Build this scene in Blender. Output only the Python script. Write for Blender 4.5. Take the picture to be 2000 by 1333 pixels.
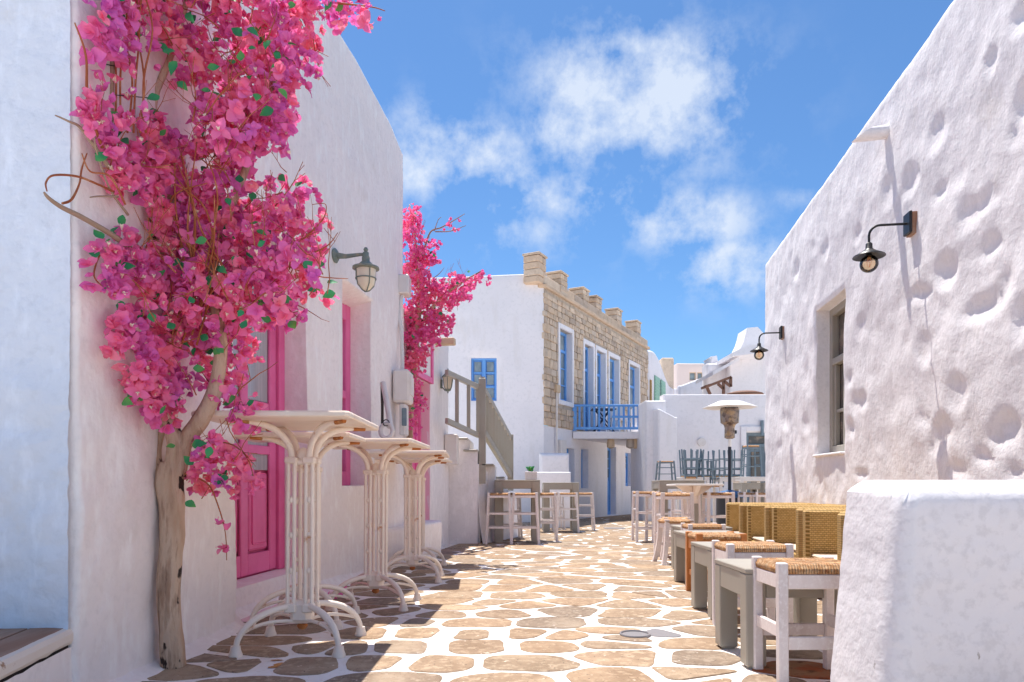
import bpy, bmesh, math, random
from math import sin, cos, pi, radians, sqrt, exp, atan2
from mathutils import Vector, Matrix, noise

random.seed(7)
for o in list(bpy.data.objects):
    bpy.data.objects.remove(o)
SC = bpy.context.scene
COL = SC.collection

# ------------------------------------------------------------------ camera
F = 1333.0; HY = 938.0; EYE = 0.75; SL = 0.018
cam = bpy.data.cameras.new('camera')
cam.lens = 24.0; cam.sensor_width = 36.0
cam.shift_y = (HY - 666.5) / 2000.0
cam.clip_start = 0.05; cam.clip_end = 5000
co = bpy.data.objects.new('camera', cam); COL.objects.link(co)
co.location = (0, 0, EYE); co.rotation_euler = (pi / 2, 0, 0)
SC.camera = co

# ------------------------------------------------------------------ light
SUNDIR = Vector((0.13, -0.34, -1.10)).normalized()      # the way the light travels
el = math.asin(-SUNDIR.z); az = atan2(-SUNDIR.x, -SUNDIR.y)
sl = bpy.data.lights.new('sun', 'SUN'); sl.energy = 3.0; sl.angle = radians(0.55); sl.color = (1.0, 0.94, 0.86)
so = bpy.data.objects.new('sun', sl); COL.objects.link(so)
so.rotation_euler = SUNDIR.to_track_quat('-Z', 'Y').to_euler()
so.location = (0, 0, 30)

W = bpy.data.worlds.new('World'); SC.world = W; W.use_nodes = True
nt = W.node_tree; nt.nodes.clear()
def N(t, nt=nt, **k):
    n = nt.nodes.new(t)
    for a, b in k.items(): setattr(n, a, b)
    return n
L = nt.links.new
sky = N('ShaderNodeTexSky', sky_type='NISHITA', sun_disc=False, sun_elevation=el, sun_rotation=az,
        altitude=0, air_density=1.0, dust_density=0.3, ozone_density=4.0)
bg = N('ShaderNodeBackground'); bg.inputs['Strength'].default_value = 0.125
wo = N('ShaderNodeOutputWorld')
tc = N('ShaderNodeTexCoord')
sep = N('ShaderNodeSeparateXYZ'); L(tc.outputs['Generated'], sep.inputs[0])
def M(op, a, b=None, c=None, clamp=False):
    n = N('ShaderNodeMath', operation=op, use_clamp=clamp)
    for i, v in enumerate((a, b, c)):
        if v is None: continue
        if isinstance(v, (int, float)): n.inputs[i].default_value = v
        else: L(v, n.inputs[i])
    return n.outputs[0]
yy = M('MAXIMUM', sep.outputs['Y'], 0.05)
U_ = M('DIVIDE', sep.outputs['X'], yy); V_ = M('DIVIDE', sep.outputs['Z'], yy)
# soft cloud noise on a cloud sheet (direction divided by height)
zz = M('MAXIMUM', M('ADD', sep.outputs['Z'], 0.35), 0.05)
cx = M('DIVIDE', sep.outputs['X'], zz); cy = M('DIVIDE', sep.outputs['Y'], zz)
comb = N('ShaderNodeCombineXYZ'); L(cx, comb.inputs[0]); L(cy, comb.inputs[1]); comb.inputs[2].default_value = 0.35
def noise_n(vec, scale, detail, rough, dist=0.0, lac=2.0):
    n = N('ShaderNodeTexNoise'); n.inputs['Scale'].default_value = scale; n.inputs['Detail'].default_value = detail
    n.inputs['Roughness'].default_value = rough; n.inputs['Distortion'].default_value = dist; n.inputs['Lacunarity'].default_value = lac
    L(vec, n.inputs['Vector']); return n.outputs['Fac']
nA = noise_n(tc.outputs['Generated'], 12.0, 12, 0.62, 0.0)
nB = noise_n(tc.outputs['Generated'], 4.5, 4, 0.55, 0.0)
# where the clouds of this hour stand: (u, v, ru, rv, weight)
CL = [(1255, 180, 170, 110, 1.0), (1120, 265, 90, 60, .9), (1360, 230, 80, 90, .7), (900, 320, 150, 75, .82), (820, 250, 90, 60, .45),
      (1080, 380, 260, 60, .6), (1340, 430, 110, 55, .85), (1430, 520, 110, 50, .8), (1000, 440, 250, 60, .42),
      (1290, 70, 40, 40, .45), (1560, 390, 50, 25, .35), (700, 330, 150, 80, .5), (1250, 330, 200, 40, .4),
      (2300, 100, 200, 90, .8), (-200, 200, 260, 120, .8), (500, -500, 300, 120, .7), (1700, -600, 300, 120, .6)]
tot = None
for (px, py, rx, ry, w) in CL:
    a = M('MULTIPLY', M('SUBTRACT', U_, (px - 1000) / F), F / rx)
    b = M('MULTIPLY', M('SUBTRACT', V_, (HY - py) / F), F / ry)
    r2 = M('ADD', M('MULTIPLY', a, a), M('MULTIPLY', b, b))
    g = M('MULTIPLY', M('EXPONENT', M('MULTIPLY', r2, -0.62)), w)
    tot = g if tot is None else M('MAXIMUM', tot, g)
front = M('GREATER_THAN', sep.outputs['Y'], 0.05)
tot = M('MULTIPLY', tot, front)
back = M('MULTIPLY', M('SUBTRACT', 1.0, front), 0.45)
tot = M('ADD', tot, back)
d = M('ADD', M('MULTIPLY', tot, 0.60), M('MULTIPLY', M('SUBTRACT', nA, 0.5), 2.7))
d = M('ADD', d, M('MULTIPLY', M('SUBTRACT', nB, 0.5), 0.9))
d = M('MULTIPLY', M('SUBTRACT', d, 0.12), 1.55, clamp=True)
d = M('MULTIPLY', M('MULTIPLY', d, M('MULTIPLY', tot, 1.7, clamp=True)), 0.84)
mixc = N('ShaderNodeMix', data_type='RGBA'); L(d, mixc.inputs[0])
tint = N('ShaderNodeMix', data_type='RGBA', blend_type='MULTIPLY'); tint.inputs[0].default_value = 1.0
L(sky.outputs[0], tint.inputs[6]); tint.inputs[7].default_value = (0.31, 0.425, 0.51, 1)
L(tint.outputs[2], mixc.inputs[6]); mixc.inputs[7].default_value = (2.6, 2.85, 3.25, 1)
L(mixc.outputs[2], bg.inputs['Color']); L(bg.outputs[0], wo.inputs[0])

SC.view_settings.view_transform = 'Standard'; SC.view_settings.look = 'None'
SC.view_settings.exposure = 1.33; SC.view_settings.gamma = 1.0
SC.view_settings.use_curve_mapping = False
SC.render.engine = 'CYCLES'
SC.cycles.max_bounces = 12; SC.cycles.diffuse_bounces = 9; SC.cycles.glossy_bounces = 3
SC.cycles.transparent_max_bounces = 8
SC.cycles.use_denoising = True
SC.cycles.caustics_reflective = False; SC.cycles.caustics_refractive = False

# ------------------------------------------------------------------ helpers
def gz(Y): return -SL * max(-5.0, min(Y, 60.0))
def P(px, py, Y): return Vector(((px - 1000) / F * Y, Y, EYE + (HY - py) / F * Y))
def GY(py): return 1000.0 / (py - 962.0)
def G(px, py):
    Y = GY(py); return Vector(((px - 1000) / F * Y, Y, gz(Y)))

OFF = {}
def tag(o, label=None, cat=None, group=None, kind=None):
    if label: o['label'] = label
    if cat: o['category'] = cat
    if group: o['group'] = group
    if kind: o['kind'] = kind
    return o
def empty(name, loc, label=None, cat=None, group=None, rotz=0.0):
    o = bpy.data.objects.new(name, None); COL.objects.link(o)
    o.empty_display_size = 0.1
    o.location = loc; o.rotation_euler = (0, 0, rotz)
    OFF[o.name] = Vector(loc)
    return tag(o, label, cat, group)

class MB:
    def __init__(s): s.v = []; s.f = []; s.mi = []; s.m = 0
    def add(s, vs, fs):
        b = len(s.v); s.v.extend([Vector(v) for v in vs]); s.f.extend([[i + b for i in f] for f in fs]); s.mi.extend([s.m] * len(fs)); return s
    def xf(s, mat, start=0):
        for i in range(start, len(s.v)): s.v[i] = mat @ s.v[i]
        return s
    def box(s, x0, x1, y0, y1, z0, z1, bev=0.0, top=None, mat=None):
        """box, optionally with chamfered edges"""
        st = len(s.v)
        if bev <= 0:
            s.add([(x, y, z) for z in (z0, z1) for (x, y) in ((x0, y0), (x1, y0), (x1, y1), (x0, y1))],
                  [(3, 2, 1, 0), (4, 5, 6, 7), (0, 1, 5, 4), (1, 2, 6, 5), (2, 3, 7, 6), (3, 0, 4, 7)])
        else:
            b = bev; vs = []; 
            # 24 verts: each corner has three
            cs = [(x0, y0, z0), (x1, y0, z0), (x1, y1, z0), (x0, y1, z0), (x0, y0, z1), (x1, y0, z1), (x1, y1, z1), (x0, y1, z1)]
            sx = [1, -1, -1, 1, 1, -1, -1, 1]; sy = [1, 1, -1, -1, 1, 1, -1, -1]; sz = [1, 1, 1, 1, -1, -1, -1, -1]
            for i, (x, y, z) in enumerate(cs):
                vs.append((x, y + sy[i] * b, z + sz[i] * b)); vs.append((x + sx[i] * b, y, z + sz[i] * b)); vs.append((x + sx[i] * b, y + sy[i] * b, z))
            X = lambda i: 3 * i; Y = lambda i: 3 * i + 1; Z = lambda i: 3 * i + 2
            fs = [(Z(3), Z(2), Z(1), Z(0)), (Z(4), Z(5), Z(6), Z(7)), (Y(0), Y(1), Y(5), Y(4)), (X(1), X(2), X(6), X(5)), (Y(2), Y(3), Y(7), Y(6)), (X(3), X(0), X(4), X(7))]
            fs += [(Y(0), Z(0), Z(1), Y(1)), (X(1), Z(1), Z(2), X(2)), (Y(2), Z(2), Z(3), Y(3)), (X(3), Z(3), Z(0), X(0))]
            fs += [(Y(5), Z(5), Z(4), Y(4)), (X(6), Z(6), Z(5), X(5)), (Y(7), Z(7), Z(6), Y(6)), (X(4), Z(4), Z(7), X(7))]
            fs += [(X(0), Y(0), Y(4), X(4)), (Y(1), X(1), X(5), Y(5)), (X(2), Y(2), Y(6), X(6)), (Y(3), X(3), X(7), Y(7))]
            fs += [(X(0), Z(0), Y(0)), (Y(1), Z(1), X(1)), (X(2), Z(2), Y(2)), (Y(3), Z(3), X(3)), (Y(4), Z(4), X(4)), (X(5), Z(5), Y(5)), (Y(6), Z(6), X(6)), (X(7), Z(7), Y(7))]
            s.add(vs, fs)
        if mat is not None: s.xf(mat, st)
        return s
    def bar(s, a, b, w, h, up=(0, 0, 1), bev=0.0, w2=None, h2=None):
        """rectangular bar from a to b: w across, h along the up side"""
        a = Vector(a); b = Vector(b); d = b - a; ln = d.length; d.normalize()
        up = Vector(up); x = d.cross(up)
        if x.length < 1e-4: x = d.cross(Vector((0, 1, 0)))
        x.normalize(); z = x.cross(d)
        m = Matrix((x, d, z)).transposed().to_4x4(); m.translation = a
        st = len(s.v)
        s.box(-w / 2, w / 2, 0, ln, -h / 2, h / 2, bev)
        if w2 is not None:
            for i in range(st, len(s.v)):
                t = s.v[i].y / ln; s.v[i].x *= 1 + t * (w2 / w - 1); s.v[i].z *= 1 + t * ((h2 or h) / h - 1)
        s.xf(m, st); return s
    def tube(s, pts, rad, n=8, cap=True, squash=None, up=None):
        pts = [Vector(p) for p in pts]
        if not hasattr(rad, '__len__'): rad = [rad] * len(pts)
        b = len(s.v); prev = None
        for i, p in enumerate(pts):
            t = (pts[min(i + 1, len(pts) - 1)] - pts[max(i - 1, 0)]).normalized()
            if prev is None:
                ref = Vector(up) if up else (Vector((0, 0, 1)) if abs(t.z) < .9 else Vector((1, 0, 0)))
                x = t.cross(ref).normalized()
            else: x = (prev - t * prev.dot(t)).normalized()
            prev = x; y = t.cross(x)
            q = squash or 1.0
            for k in range(n):
                a = 2 * pi * k / n
                s.v.append(p + (x * cos(a) * q + y * sin(a)) * rad[i])
        fs = []
        for i in range(len(pts) - 1):
            for k in range(n):
                a = b + i * n + k; c = b + i * n + (k + 1) % n
                fs.append([a, c, c + n, a + n])
        if cap:
            fs.append([b + k for k in range(n)][::-1]); e = b + (len(pts) - 1) * n; fs.append([e + k for k in range(n)])
        s.f.extend(fs); s.mi.extend([s.m] * len(fs)); return s
    def lathe(s, prof, n=20, c=(0, 0, 0), sq=None):
        b = len(s.v); c = Vector(c)
        for (r, z) in prof:
            for k in range(n):
                a = 2 * pi * (k + .5) / n; s.v.append(c + Vector((r * cos(a), r * sin(a), z)))
        fs = []
        for i in range(len(prof) - 1):
            for k in range(n):
                a = b + i * n + k; d = b + i * n + (k + 1) % n; fs.append([a, d, d + n, a + n])
        fs.append([b + k for k in range(n)][::-1]); e = b + (len(prof) - 1) * n; fs.append([e + k for k in range(n)])
        s.f.extend(fs); s.mi.extend([s.m] * len(fs)); return s
    def prism(s, poly, d0, d1, fn):
        """poly of (a,b); fn(a,b,d) gives the point"""
        n = len(poly)
        vs = [fn(a, b, d0) for a, b in poly] + [fn(a, b, d1) for a, b in poly]
        fs = [list(range(n))[::-1], list(range(n, 2 * n))] + [[i, (i + 1) % n, (i + 1) % n + n, i + n] for i in range(n)]
        s.add(vs, fs); return s
    def mesh(s, name, mats, off=None, smooth=False, fix=True):
        me = bpy.data.meshes.new(name)
        off = off or Vector((0, 0, 0))
        me.from_pydata([tuple(v - off) for v in s.v], [], s.f)
        for m in (mats if isinstance(mats, (list, tuple)) else [mats]): me.materials.append(m)
        if max(s.mi or [0]) > 0: me.polygons.foreach_set('material_index', s.mi)
        if fix:
            bm = bmesh.new(); bm.from_mesh(me); bmesh.ops.recalc_face_normals(bm, faces=bm.faces); bm.to_mesh(me); bm.free()
        if smooth is True: me.polygons.foreach_set('use_smooth', [True] * len(me.polygons))
        elif smooth:
            me.polygons.foreach_set('use_smooth', [True] * len(me.polygons))
            me.set_sharp_from_angle(angle=radians(smooth))
        me.update(); return me
    def build(s, name, mats, parent=None, smooth=False, fix=True):
        """s.v are world coordinates; a top-level mesh gets its origin at the foot of its box"""
        if parent is not None: off = OFF[parent.name]
        else:
            xs = [v.x for v in s.v]; ys = [v.y for v in s.v]; zs = [v.z for v in s.v]
            off = Vector(((min(xs) + max(xs)) / 2, (min(ys) + max(ys)) / 2, min(zs)))
        me = s.mesh(name, mats, off, smooth, fix)
        o = bpy.data.objects.new(name, me); COL.objects.link(o)
        if parent is not None: o.parent = parent
        else: o.location = off
        OFF[o.name] = off
        return o

def link(name, me, parent, loc=(0, 0, 0), rot=(0, 0, 0), scale=(1, 1, 1)):
    o = bpy.data.objects.new(name, me); COL.objects.link(o); o.parent = parent
    o.location = loc; o.rotation_euler = rot; o.scale = scale
    return o

class Kit:
    """a kind of thing: shared part meshes in its own space"""
    def __init__(s): s.parts = []
    def part(s, name, mb, mat, smooth=False, sub_of=None, fix=True):
        s.parts.append((name, mb.mesh(name, mat, None, smooth, fix), sub_of)); return len(s.parts) - 1
    def put(s, name, loc, rotz, label, cat, group=None, scale=None, rot=None, tilt=True):
        r = empty(name, loc, label, cat, group)
        if rot: r.rotation_euler = rot
        else: r.rotation_euler = (-math.atan(SL) * cos(rotz) if tilt else 0, math.atan(SL) * -sin(rotz) * 0, rotz)
        if scale: r.scale = scale
        made = []
        for (n, me, sub) in s.parts:
            made.append(link(n, me, r if sub is None else made[sub]))
        return r

# ------------------------------------------------------------------ materials
def mat(name, base=(.8, .8, .8), rough=.8, metal=0.0, bump=None, var=None, extra=None, spec=0.4, coord='Object', scale_all=1.0):
    """bump: list of (scale, strength, detail[, distance]); var: list of (scale, colour, lo, hi, detail)"""
    m = bpy.data.materials.new(name); m.use_nodes = True
    t = m.node_tree; t.nodes.clear(); ln = t.links.new
    out = t.nodes.new('ShaderNodeOutputMaterial'); b = t.nodes.new('ShaderNodeBsdfPrincipled'); ln(b.outputs[0], out.inputs[0])
    b.inputs['Base Color'].default_value = (*base, 1); b.inputs['Roughness'].default_value = rough; b.inputs['Metallic'].default_value = metal
    b.inputs['Specular IOR Level'].default_value = spec
    geo = t.nodes.new('ShaderNodeNewGeometry'); tcn = t.nodes.new('ShaderNodeTexCoord')
    vec = geo.outputs['Position'] if coord == 'World' else tcn.outputs[coord]
    cur = None
    def nz(scale, detail, stretch=None, rough=.6, vv=None):
        n = t.nodes.new('ShaderNodeTexNoise'); n.inputs['Scale'].default_value = scale; n.inputs['Detail'].default_value = detail; n.inputs['Roughness'].default_value = rough
        src = vv or vec
        if stretch:
            mp = t.nodes.new('ShaderNodeMapping'); mp.inputs['Scale'].default_value = stretch; ln(src, mp.inputs[0]); ln(mp.outputs[0], n.inputs['Vector'])
        else: ln(src, n.inputs['Vector'])
        return n.outputs['Fac']
    for vdef in (var or []):
        sc, colr, lo, hi = vdef[:4]; det = vdef[4] if len(vdef) > 4 else 4; st = vdef[5] if len(vdef) > 5 else None
        f = nz(sc, det, st)
        mr = t.nodes.new('ShaderNodeMapRange'); mr.inputs[1].default_value = lo; mr.inputs[2].default_value = hi; ln(f, mr.inputs[0])
        mx = t.nodes.new('ShaderNodeMix'); mx.data_type = 'RGBA'; ln(mr.outputs[0], mx.inputs[0])
        if cur is None: mx.inputs[6].default_value = (*base, 1)
        else: ln(cur, mx.inputs[6])
        mx.inputs[7].default_value = (*colr, 1); cur = mx.outputs[2]
    if cur is not None: ln(cur, b.inputs['Base Color'])
    prev = None
    for bd in (bump or []):
        sc, stg, det = bd[:3]; dist = bd[3] if len(bd) > 3 else .01; st = bd[4] if len(bd) > 4 else None
        bn = t.nodes.new('ShaderNodeBump'); bn.inputs['Strength'].default_value = stg; bn.inputs['Distance'].default_value = dist
        ln(nz(sc, det, st), bn.inputs['Height'])
        if prev: ln(prev, bn.inputs['Normal'])
        prev = bn.outputs[0]
    if prev: ln(prev, b.inputs['Normal'])
    if extra: extra(t, b, ln, vec, cur, nz)
    return m

def obj_random(colors, amt=1.0):
    """per object / per island tint of the base colour"""
    def fx(t, b, ln, vec, cur, nz):
        oi = t.nodes.new('ShaderNodeObjectInfo'); geo = t.nodes.new('ShaderNodeNewGeometry')
        ad = t.nodes.new('ShaderNodeMath'); ad.operation = 'ADD'; ln(oi.outputs['Random'], ad.inputs[0]); ln(geo.outputs['Random Per Island'], ad.inputs[1])
        fr = t.nodes.new('ShaderNodeMath'); fr.operation = 'FRACT'; ln(ad.outputs[0], fr.inputs[0])
        rp = t.nodes.new('ShaderNodeValToRGB'); ln(fr.outputs[0], rp.inputs[0])
        els = rp.color_ramp.elements
        els[0].color = (*colors[0], 1); els[0].position = 0; els[1].color = (*colors[-1], 1); els[1].position = 1
        for i, c in enumerate(colors[1:-1]):
            e = els.new((i + 1) / (len(colors) - 1)); e.color = (*c, 1)
        mx = t.nodes.new('ShaderNodeMix'); mx.data_type = 'RGBA'; mx.blend_type = 'MULTIPLY'; mx.inputs[0].default_value = amt
        if cur is not None: ln(cur, mx.inputs[6])
        else: mx.inputs[6].default_value = b.inputs['Base Color'].default_value
        ln(rp.outputs[0], mx.inputs[7]); ln(mx.outputs[2], b.inputs['Base Color'])
    return fx

def plaster(name, base, b1=.35, b2=.3, dirt=(.62, .56, .5), dirt_lo=.66):
    return mat(name, base, .92, bump=[(2.2, b1, 5, .03), (22, b2, 6, .006), (120, .18, 3, .002)],
               var=[(1.1, tuple(c * .95 for c in base), .4, .6, 5), (3.5, dirt, dirt_lo - .06, .95, 9), (26, tuple(c * .91 for c in base), .5, .68, 5), (14, tuple(min(.92, c * 1.06) for c in base), .52, .66, 8, (1, 1, .35))], coord='World', spec=.2)
M_ = {}
M_['plaster'] = plaster('whitewash_plaster', (.84, .80, .80))
M_['plaster_left'] = plaster('whitewash_plaster_rosy', (.90, .84, .82), .8, .9)
M_['plaster_shaded'] = plaster('whitewash_plaster_shaded', (.74, .78, .87), 1, 1)  # same whitewash, with the blue of the shade put into its colour
M_['plaster_right'] = plaster('whitewash_plaster_rough', (.82, .79, .795), .5, .9)
M_['plaster_blk'] = mat('scuffed_whitewash', (.80, .78, .80), .9, bump=[(3, .4, 5, .03), (24, .4, 6, .005)], var=[(2, (.74, .72, .75), .4, .7, 6), (6, (.60, .56, .54), .66, .95, 8), (11, (.30, .26, .24), .665, .69, 10, (1, 1, .5)), (30, (.71, .69, .71), .5, .65, 5)], coord='World', spec=.2)
M_['plaster_far'] = mat('whitewash_distant', (.84, .81, .82), .92, bump=[(1.5, .3, 5, .05)], var=[(.9, (.77, .75, .77), .4, .75, 6), (3, (.70, .66, .63), .54, .85, 9, (1, 1, .25)), (12, (.75, .73, .74), .52, .7, 6)], coord='World', spec=.2)
M_['plaster_rose'] = mat('rose_whitewash', (.82, .60, .66), .92, bump=[(3, .3, 5, .02)], coord='World', spec=.2)
M_['plaster_peach'] = mat('peach_render', (.80, .66, .60), .92, bump=[(3, .3, 5, .02)], coord='World', spec=.2)
M_['mortar'] = mat('white_painted_mortar', (.80, .765, .735), .9, bump=[(9, .8, 6, .02), (50, .6, 5, .006)],
                   var=[(2.5, (.76, .69, .63), .48, .65, 6), (7, (.58, .45, .35), .60, .72, 9), (45, (.70, .62, .54), .58, .7, 5)], coord='World', spec=.25)
def stone_fx(t, b, ln, vec, cur, nz):
    obj_random([(1.15, 1.08, 1.0), (.85, .86, .9), (1.05, .95, .85), (1.2, 1.12, 1.05), (.92, .9, .86)])(t, b, ln, vec, cur, nz)
M_['stone'] = mat('paving_stone', (.285, .212, .150), .85, bump=[(9, .45, 7, .012), (60, .5, 5, .004)],
                  var=[(5, (.24, .175, .12), .42, .6, 6), (3, (.40, .31, .22), .5, .7, 5), (26, (.38, .30, .22), .5, .62, 6), (20, (.68, .60, .52), .64, .70, 8), (70, (.10, .075, .055), .62, .68, 4)], coord='World', extra=stone_fx, spec=.3)
M_['slate'] = mat('blue_grey_paving_stone', (.21, .20, .21), .8, bump=[(9, .45, 7, .012), (60, .5, 5, .004)], var=[(38, (.5, .46, .42), .66, .8, 5)], coord='World')
M_['rust_stone'] = mat('rust_stained_stone', (.30, .15, .07), .85, bump=[(9, .45, 7, .012)], var=[(7, (.34, .08, .02), .45, .6, 7), (16, (.12, .05, .02), .55, .7, 5)], coord='World')
M_['rust'] = mat('rust_stain', (.48, .20, .05), .9, var=[(18, (.62, .36, .16), .5, .7, 5)], coord='World')
M_['house_stone'] = mat('sandstone', (.60, .49, .385), .9, bump=[(7, .5, 6, .03), (40, .4, 4, .008)],
                        var=[(4, (.42, .32, .24), .5, .8, 6), (14, (.68, .58, .47), .5, .8, 5), (30, (.3, .23, .17), .62, .8, 4)], coord='World', extra=obj_random([(1, 1, 1), (.74, .71, .70), (1.16, 1.12, 1.06), (.88, .84, .78), (1.08, .98, .88)]))
M_['house_mortar'] = mat('old_mortar', (.50, .42, .34), .95, bump=[(12, .6, 6, .02)], var=[(6, (.36, .30, .24), .45, .7, 6)], coord='World')
M_['pink'] = mat('pink_paint', (.84, .17, .40), .42, bump=[(30, .06, 3, .003, (1, 1, .15))], var=[(3, (.72, .11, .29), .4, .7, 4), (25, (.86, .3, .47), .72, .9, 6)], coord='World')
M_['blue'] = mat('blue_paint', (.13, .34, .74), .5, bump=[(30, .08, 3, .003)], var=[(3, (.16, .40, .78), .4, .7, 4)], coord='World')
M_['green'] = mat('green_shutter_paint', (.30, .52, .40), .6, coord='World')
M_['greywood'] = mat('grey_green_painted_wood', (.355, .32, .265), .48, bump=[(12, .15, 4, .003, (1, 1, .2))],
                     var=[(2.5, (.37, .35, .30), .4, .7, 5), (30, (.5, .47, .41), .70, .85, 5)], coord='Object')
M_['greyblue'] = mat('grey_blue_painted_wood', (.17, .23, .27), .6, var=[(12, (.25, .32, .36), .5, .8, 5)])
M_['whitewood'] = mat('worn_white_painted_wood', (.78, .71, .69), .6, bump=[(16, .25, 5, .004, (1, 1, .12)), (90, .2, 3, .001)],
                      var=[(9, (.66, .57, .53), .5, .8, 6, (1, 1, .3)), (24, (.38, .27, .20), .70, .78, 7), (60, (.86, .81, .79), .5, .7, 4)], extra=obj_random([(1, 1, 1), (.9, .9, .91), (1.04, 1.02, 1.0), (.95, .93, .92)]))
M_['whitetable'] = mat('white_painted_table', (.80, .76, .72), .5, var=[(9, (.7, .64, .6), .5, .8, 6)])
M_['orangewood'] = mat('orange_varnished_wood', (.58, .235, .07), .4, bump=[(14, .15, 4, .003, (1, 1, .1))], var=[(10, (.46, .16, .04), .4, .7, 5, (1, 1, .15)), (30, (.66, .31, .12), .6, .8, 4)])
def rush_fx(t, b, ln, vec, cur, nz):
    # strands: groove shade between them painted as darker colour, running over each rail and meeting on the diagonals
    def mth(op, a, c=None, v=None):
        n = t.nodes.new('ShaderNodeMath'); n.operation = op
        for i, q in enumerate((a, c)):
            if q is None: continue
            if isinstance(q, (int, float)): n.inputs[i].default_value = q
            else: ln(q, n.inputs[i])
        return n.outputs[0]
    tco = t.nodes.new('ShaderNodeTexCoord'); sp = t.nodes.new('ShaderNodeSeparateXYZ'); ln(tco.outputs['Object'], sp.inputs[0])
    ax, ay = mth('ABSOLUTE', sp.outputs['X']), mth('ABSOLUTE', sp.outputs['Y']); side = mth('GREATER_THAN', ax, mth('MULTIPLY', ay, 1.1))
    co_ = mth('ADD', mth('MULTIPLY', side, sp.outputs['Y']), mth('MULTIPLY', mth('SUBTRACT', 1.0, side), sp.outputs['X']))
    co_ = mth('ADD', co_, mth('MULTIPLY', nz(9, 3), .016))
    pg_ = mth('DIVIDE', mth('PINGPONG', co_, .0055), .0055)
    mr = t.nodes.new('ShaderNodeMapRange'); mr.inputs[1].default_value = .0; mr.inputs[2].default_value = .55; mr.inputs[3].default_value = .42; mr.inputs[4].default_value = 1.08; ln(pg_, mr.inputs[0])
    mx = t.nodes.new('ShaderNodeMix'); mx.data_type = 'RGBA'; mx.blend_type = 'MULTIPLY'; mx.inputs[0].default_value = 1; ln(cur, mx.inputs[6]); ln(mr.outputs[0], mx.inputs[7]); cur = mx.outputs[2]
    bn = t.nodes.new('ShaderNodeBump'); bn.inputs['Strength'].default_value = .9; bn.inputs['Distance'].default_value = .006; ln(pg_, bn.inputs['Height']); ln(bn.outputs[0], b.inputs['Normal'])
    obj_random([(1, 1, 1), (.86, .82, .76), (1.1, 1.05, 1.0)])(t, b, ln, vec, cur, nz)
M_['rush'] = mat('woven_rush', (.56, .29, .125), .75, bump=[(160, .8, 3, .004)], var=[(45, (.74, .50, .30), .45, .62, 4), (34, (.33, .12, .04), .55, .68, 4), (110, (.80, .62, .42), .6, .75, 3)], extra=rush_fx)
def wick(t, b, ln, vec, cur, nz):
    # two-way weave: strands 9 mm wide
    br = t.nodes.new('ShaderNodeTexBrick'); br.offset = .5; br.inputs['Scale'].default_value = 1.0
    br.inputs['Brick Width'].default_value = .026; br.inputs['Row Height'].default_value = .0145; br.inputs['Mortar Size'].default_value = .0022; br.inputs['Mortar Smooth'].default_value = .8
    br.inputs['Color1'].default_value = (.50, .31, .095, 1); br.inputs['Color2'].default_value = (.62, .40, .15, 1); br.inputs['Mortar'].default_value = (.26, .15, .03, 1)
    sp = t.nodes.new('ShaderNodeSeparateXYZ'); cb = t.nodes.new('ShaderNodeCombineXYZ'); ad = t.nodes.new('ShaderNodeMath'); ad.operation = 'ADD'
    ln(vec, sp.inputs[0]); ln(sp.outputs['X'], ad.inputs[0]); ln(sp.outputs['Y'], ad.inputs[1]); ln(ad.outputs[0], cb.inputs[0]); ln(sp.outputs['Z'], cb.inputs[1])
    ln(cb.outputs[0], br.inputs['Vector']); ln(br.outputs['Color'], b.inputs['Base Color'])
    bn = t.nodes.new('ShaderNodeBump'); bn.invert = True; bn.inputs['Strength'].default_value = .9; bn.inputs['Distance'].default_value = .006
    ln(br.outputs['Fac'], bn.inputs['Height']); ln(bn.outputs[0], b.inputs['Normal'])
M_['wicker'] = mat('honey_wicker', (.5, .34, .1), .55, extra=wick)
M_['cushion'] = mat('cream_seat_mat', (.66, .55, .42), .9, bump=[(60, .3, 3, .003)])
M_['marble'] = mat('weathered_marble', (.82, .68, .55), .4, bump=[(8, .12, 5, .005)], var=[(3, (.86, .77, .66), .4, .7, 5, (1, 4, 1)), (6, (.68, .50, .38), .55, .85, 7, (1, 5, 1)), (20, (.45, .22, .08), .74, .85, 6)], coord='Object')
M_['castiron'] = mat('white_painted_cast_iron', (.85, .755, .665), .45, bump=[(20, .25, 5, .004), (90, .2, 3, .001)],
                     var=[(6, (.78, .66, .57), .4, .7, 6), (11, (.50, .20, .05), .64, .74, 8), (30, (.30, .10, .03), .72, .8, 5)])
M_['rusty'] = mat('rusty_iron', (.42, .15, .04), .8, bump=[(40, .4, 5, .003)], var=[(14, (.66, .42, .2), .5, .75, 6), (30, (.2, .07, .02), .55, .8, 4)])
M_['black'] = mat('black_metal', (.035, .035, .037), .38, metal=.6, bump=[(60, .1, 3, .001)])
M_['blackp'] = mat('black_plastic', (.02, .025, .04), .4)
M_['steel'] = mat('stained_steel', (.26, .20, .17), .45, metal=.6, var=[(9, (.45, .30, .15), .5, .7, 5), (14, (.10, .07, .06), .5, .65, 5)])
M_['hood'] = mat('aluminium_hood', (.78, .74, .70), .45, metal=.3)
M_['bluetarp'] = mat('blue_cover', (.03, .12, .28), .6, bump=[(8, .5, 4, .02)])
M_['verdigris'] = mat('aged_brass', (.20, .25, .22), .55, metal=.4, var=[(14, (.38, .34, .24), .5, .75, 6)])
M_['wood'] = mat('bare_brown_plank', (.30, .15, .09), .75, bump=[(14, .6, 6, .006, (1, .12, 1))], var=[(8, (.40, .27, .2), .45, .7, 7, (1, .15, 1)), (14, (.12, .06, .04), .6, .8, 6, (1, .12, 1))], coord='World')
M_['peel'] = mat('peeling_white_paint', (.74, .66, .58), .8, bump=[(20, .5, 5, .006)], var=[(12, (.35, .2, .12), .68, .72, 7)], coord='World')
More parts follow.
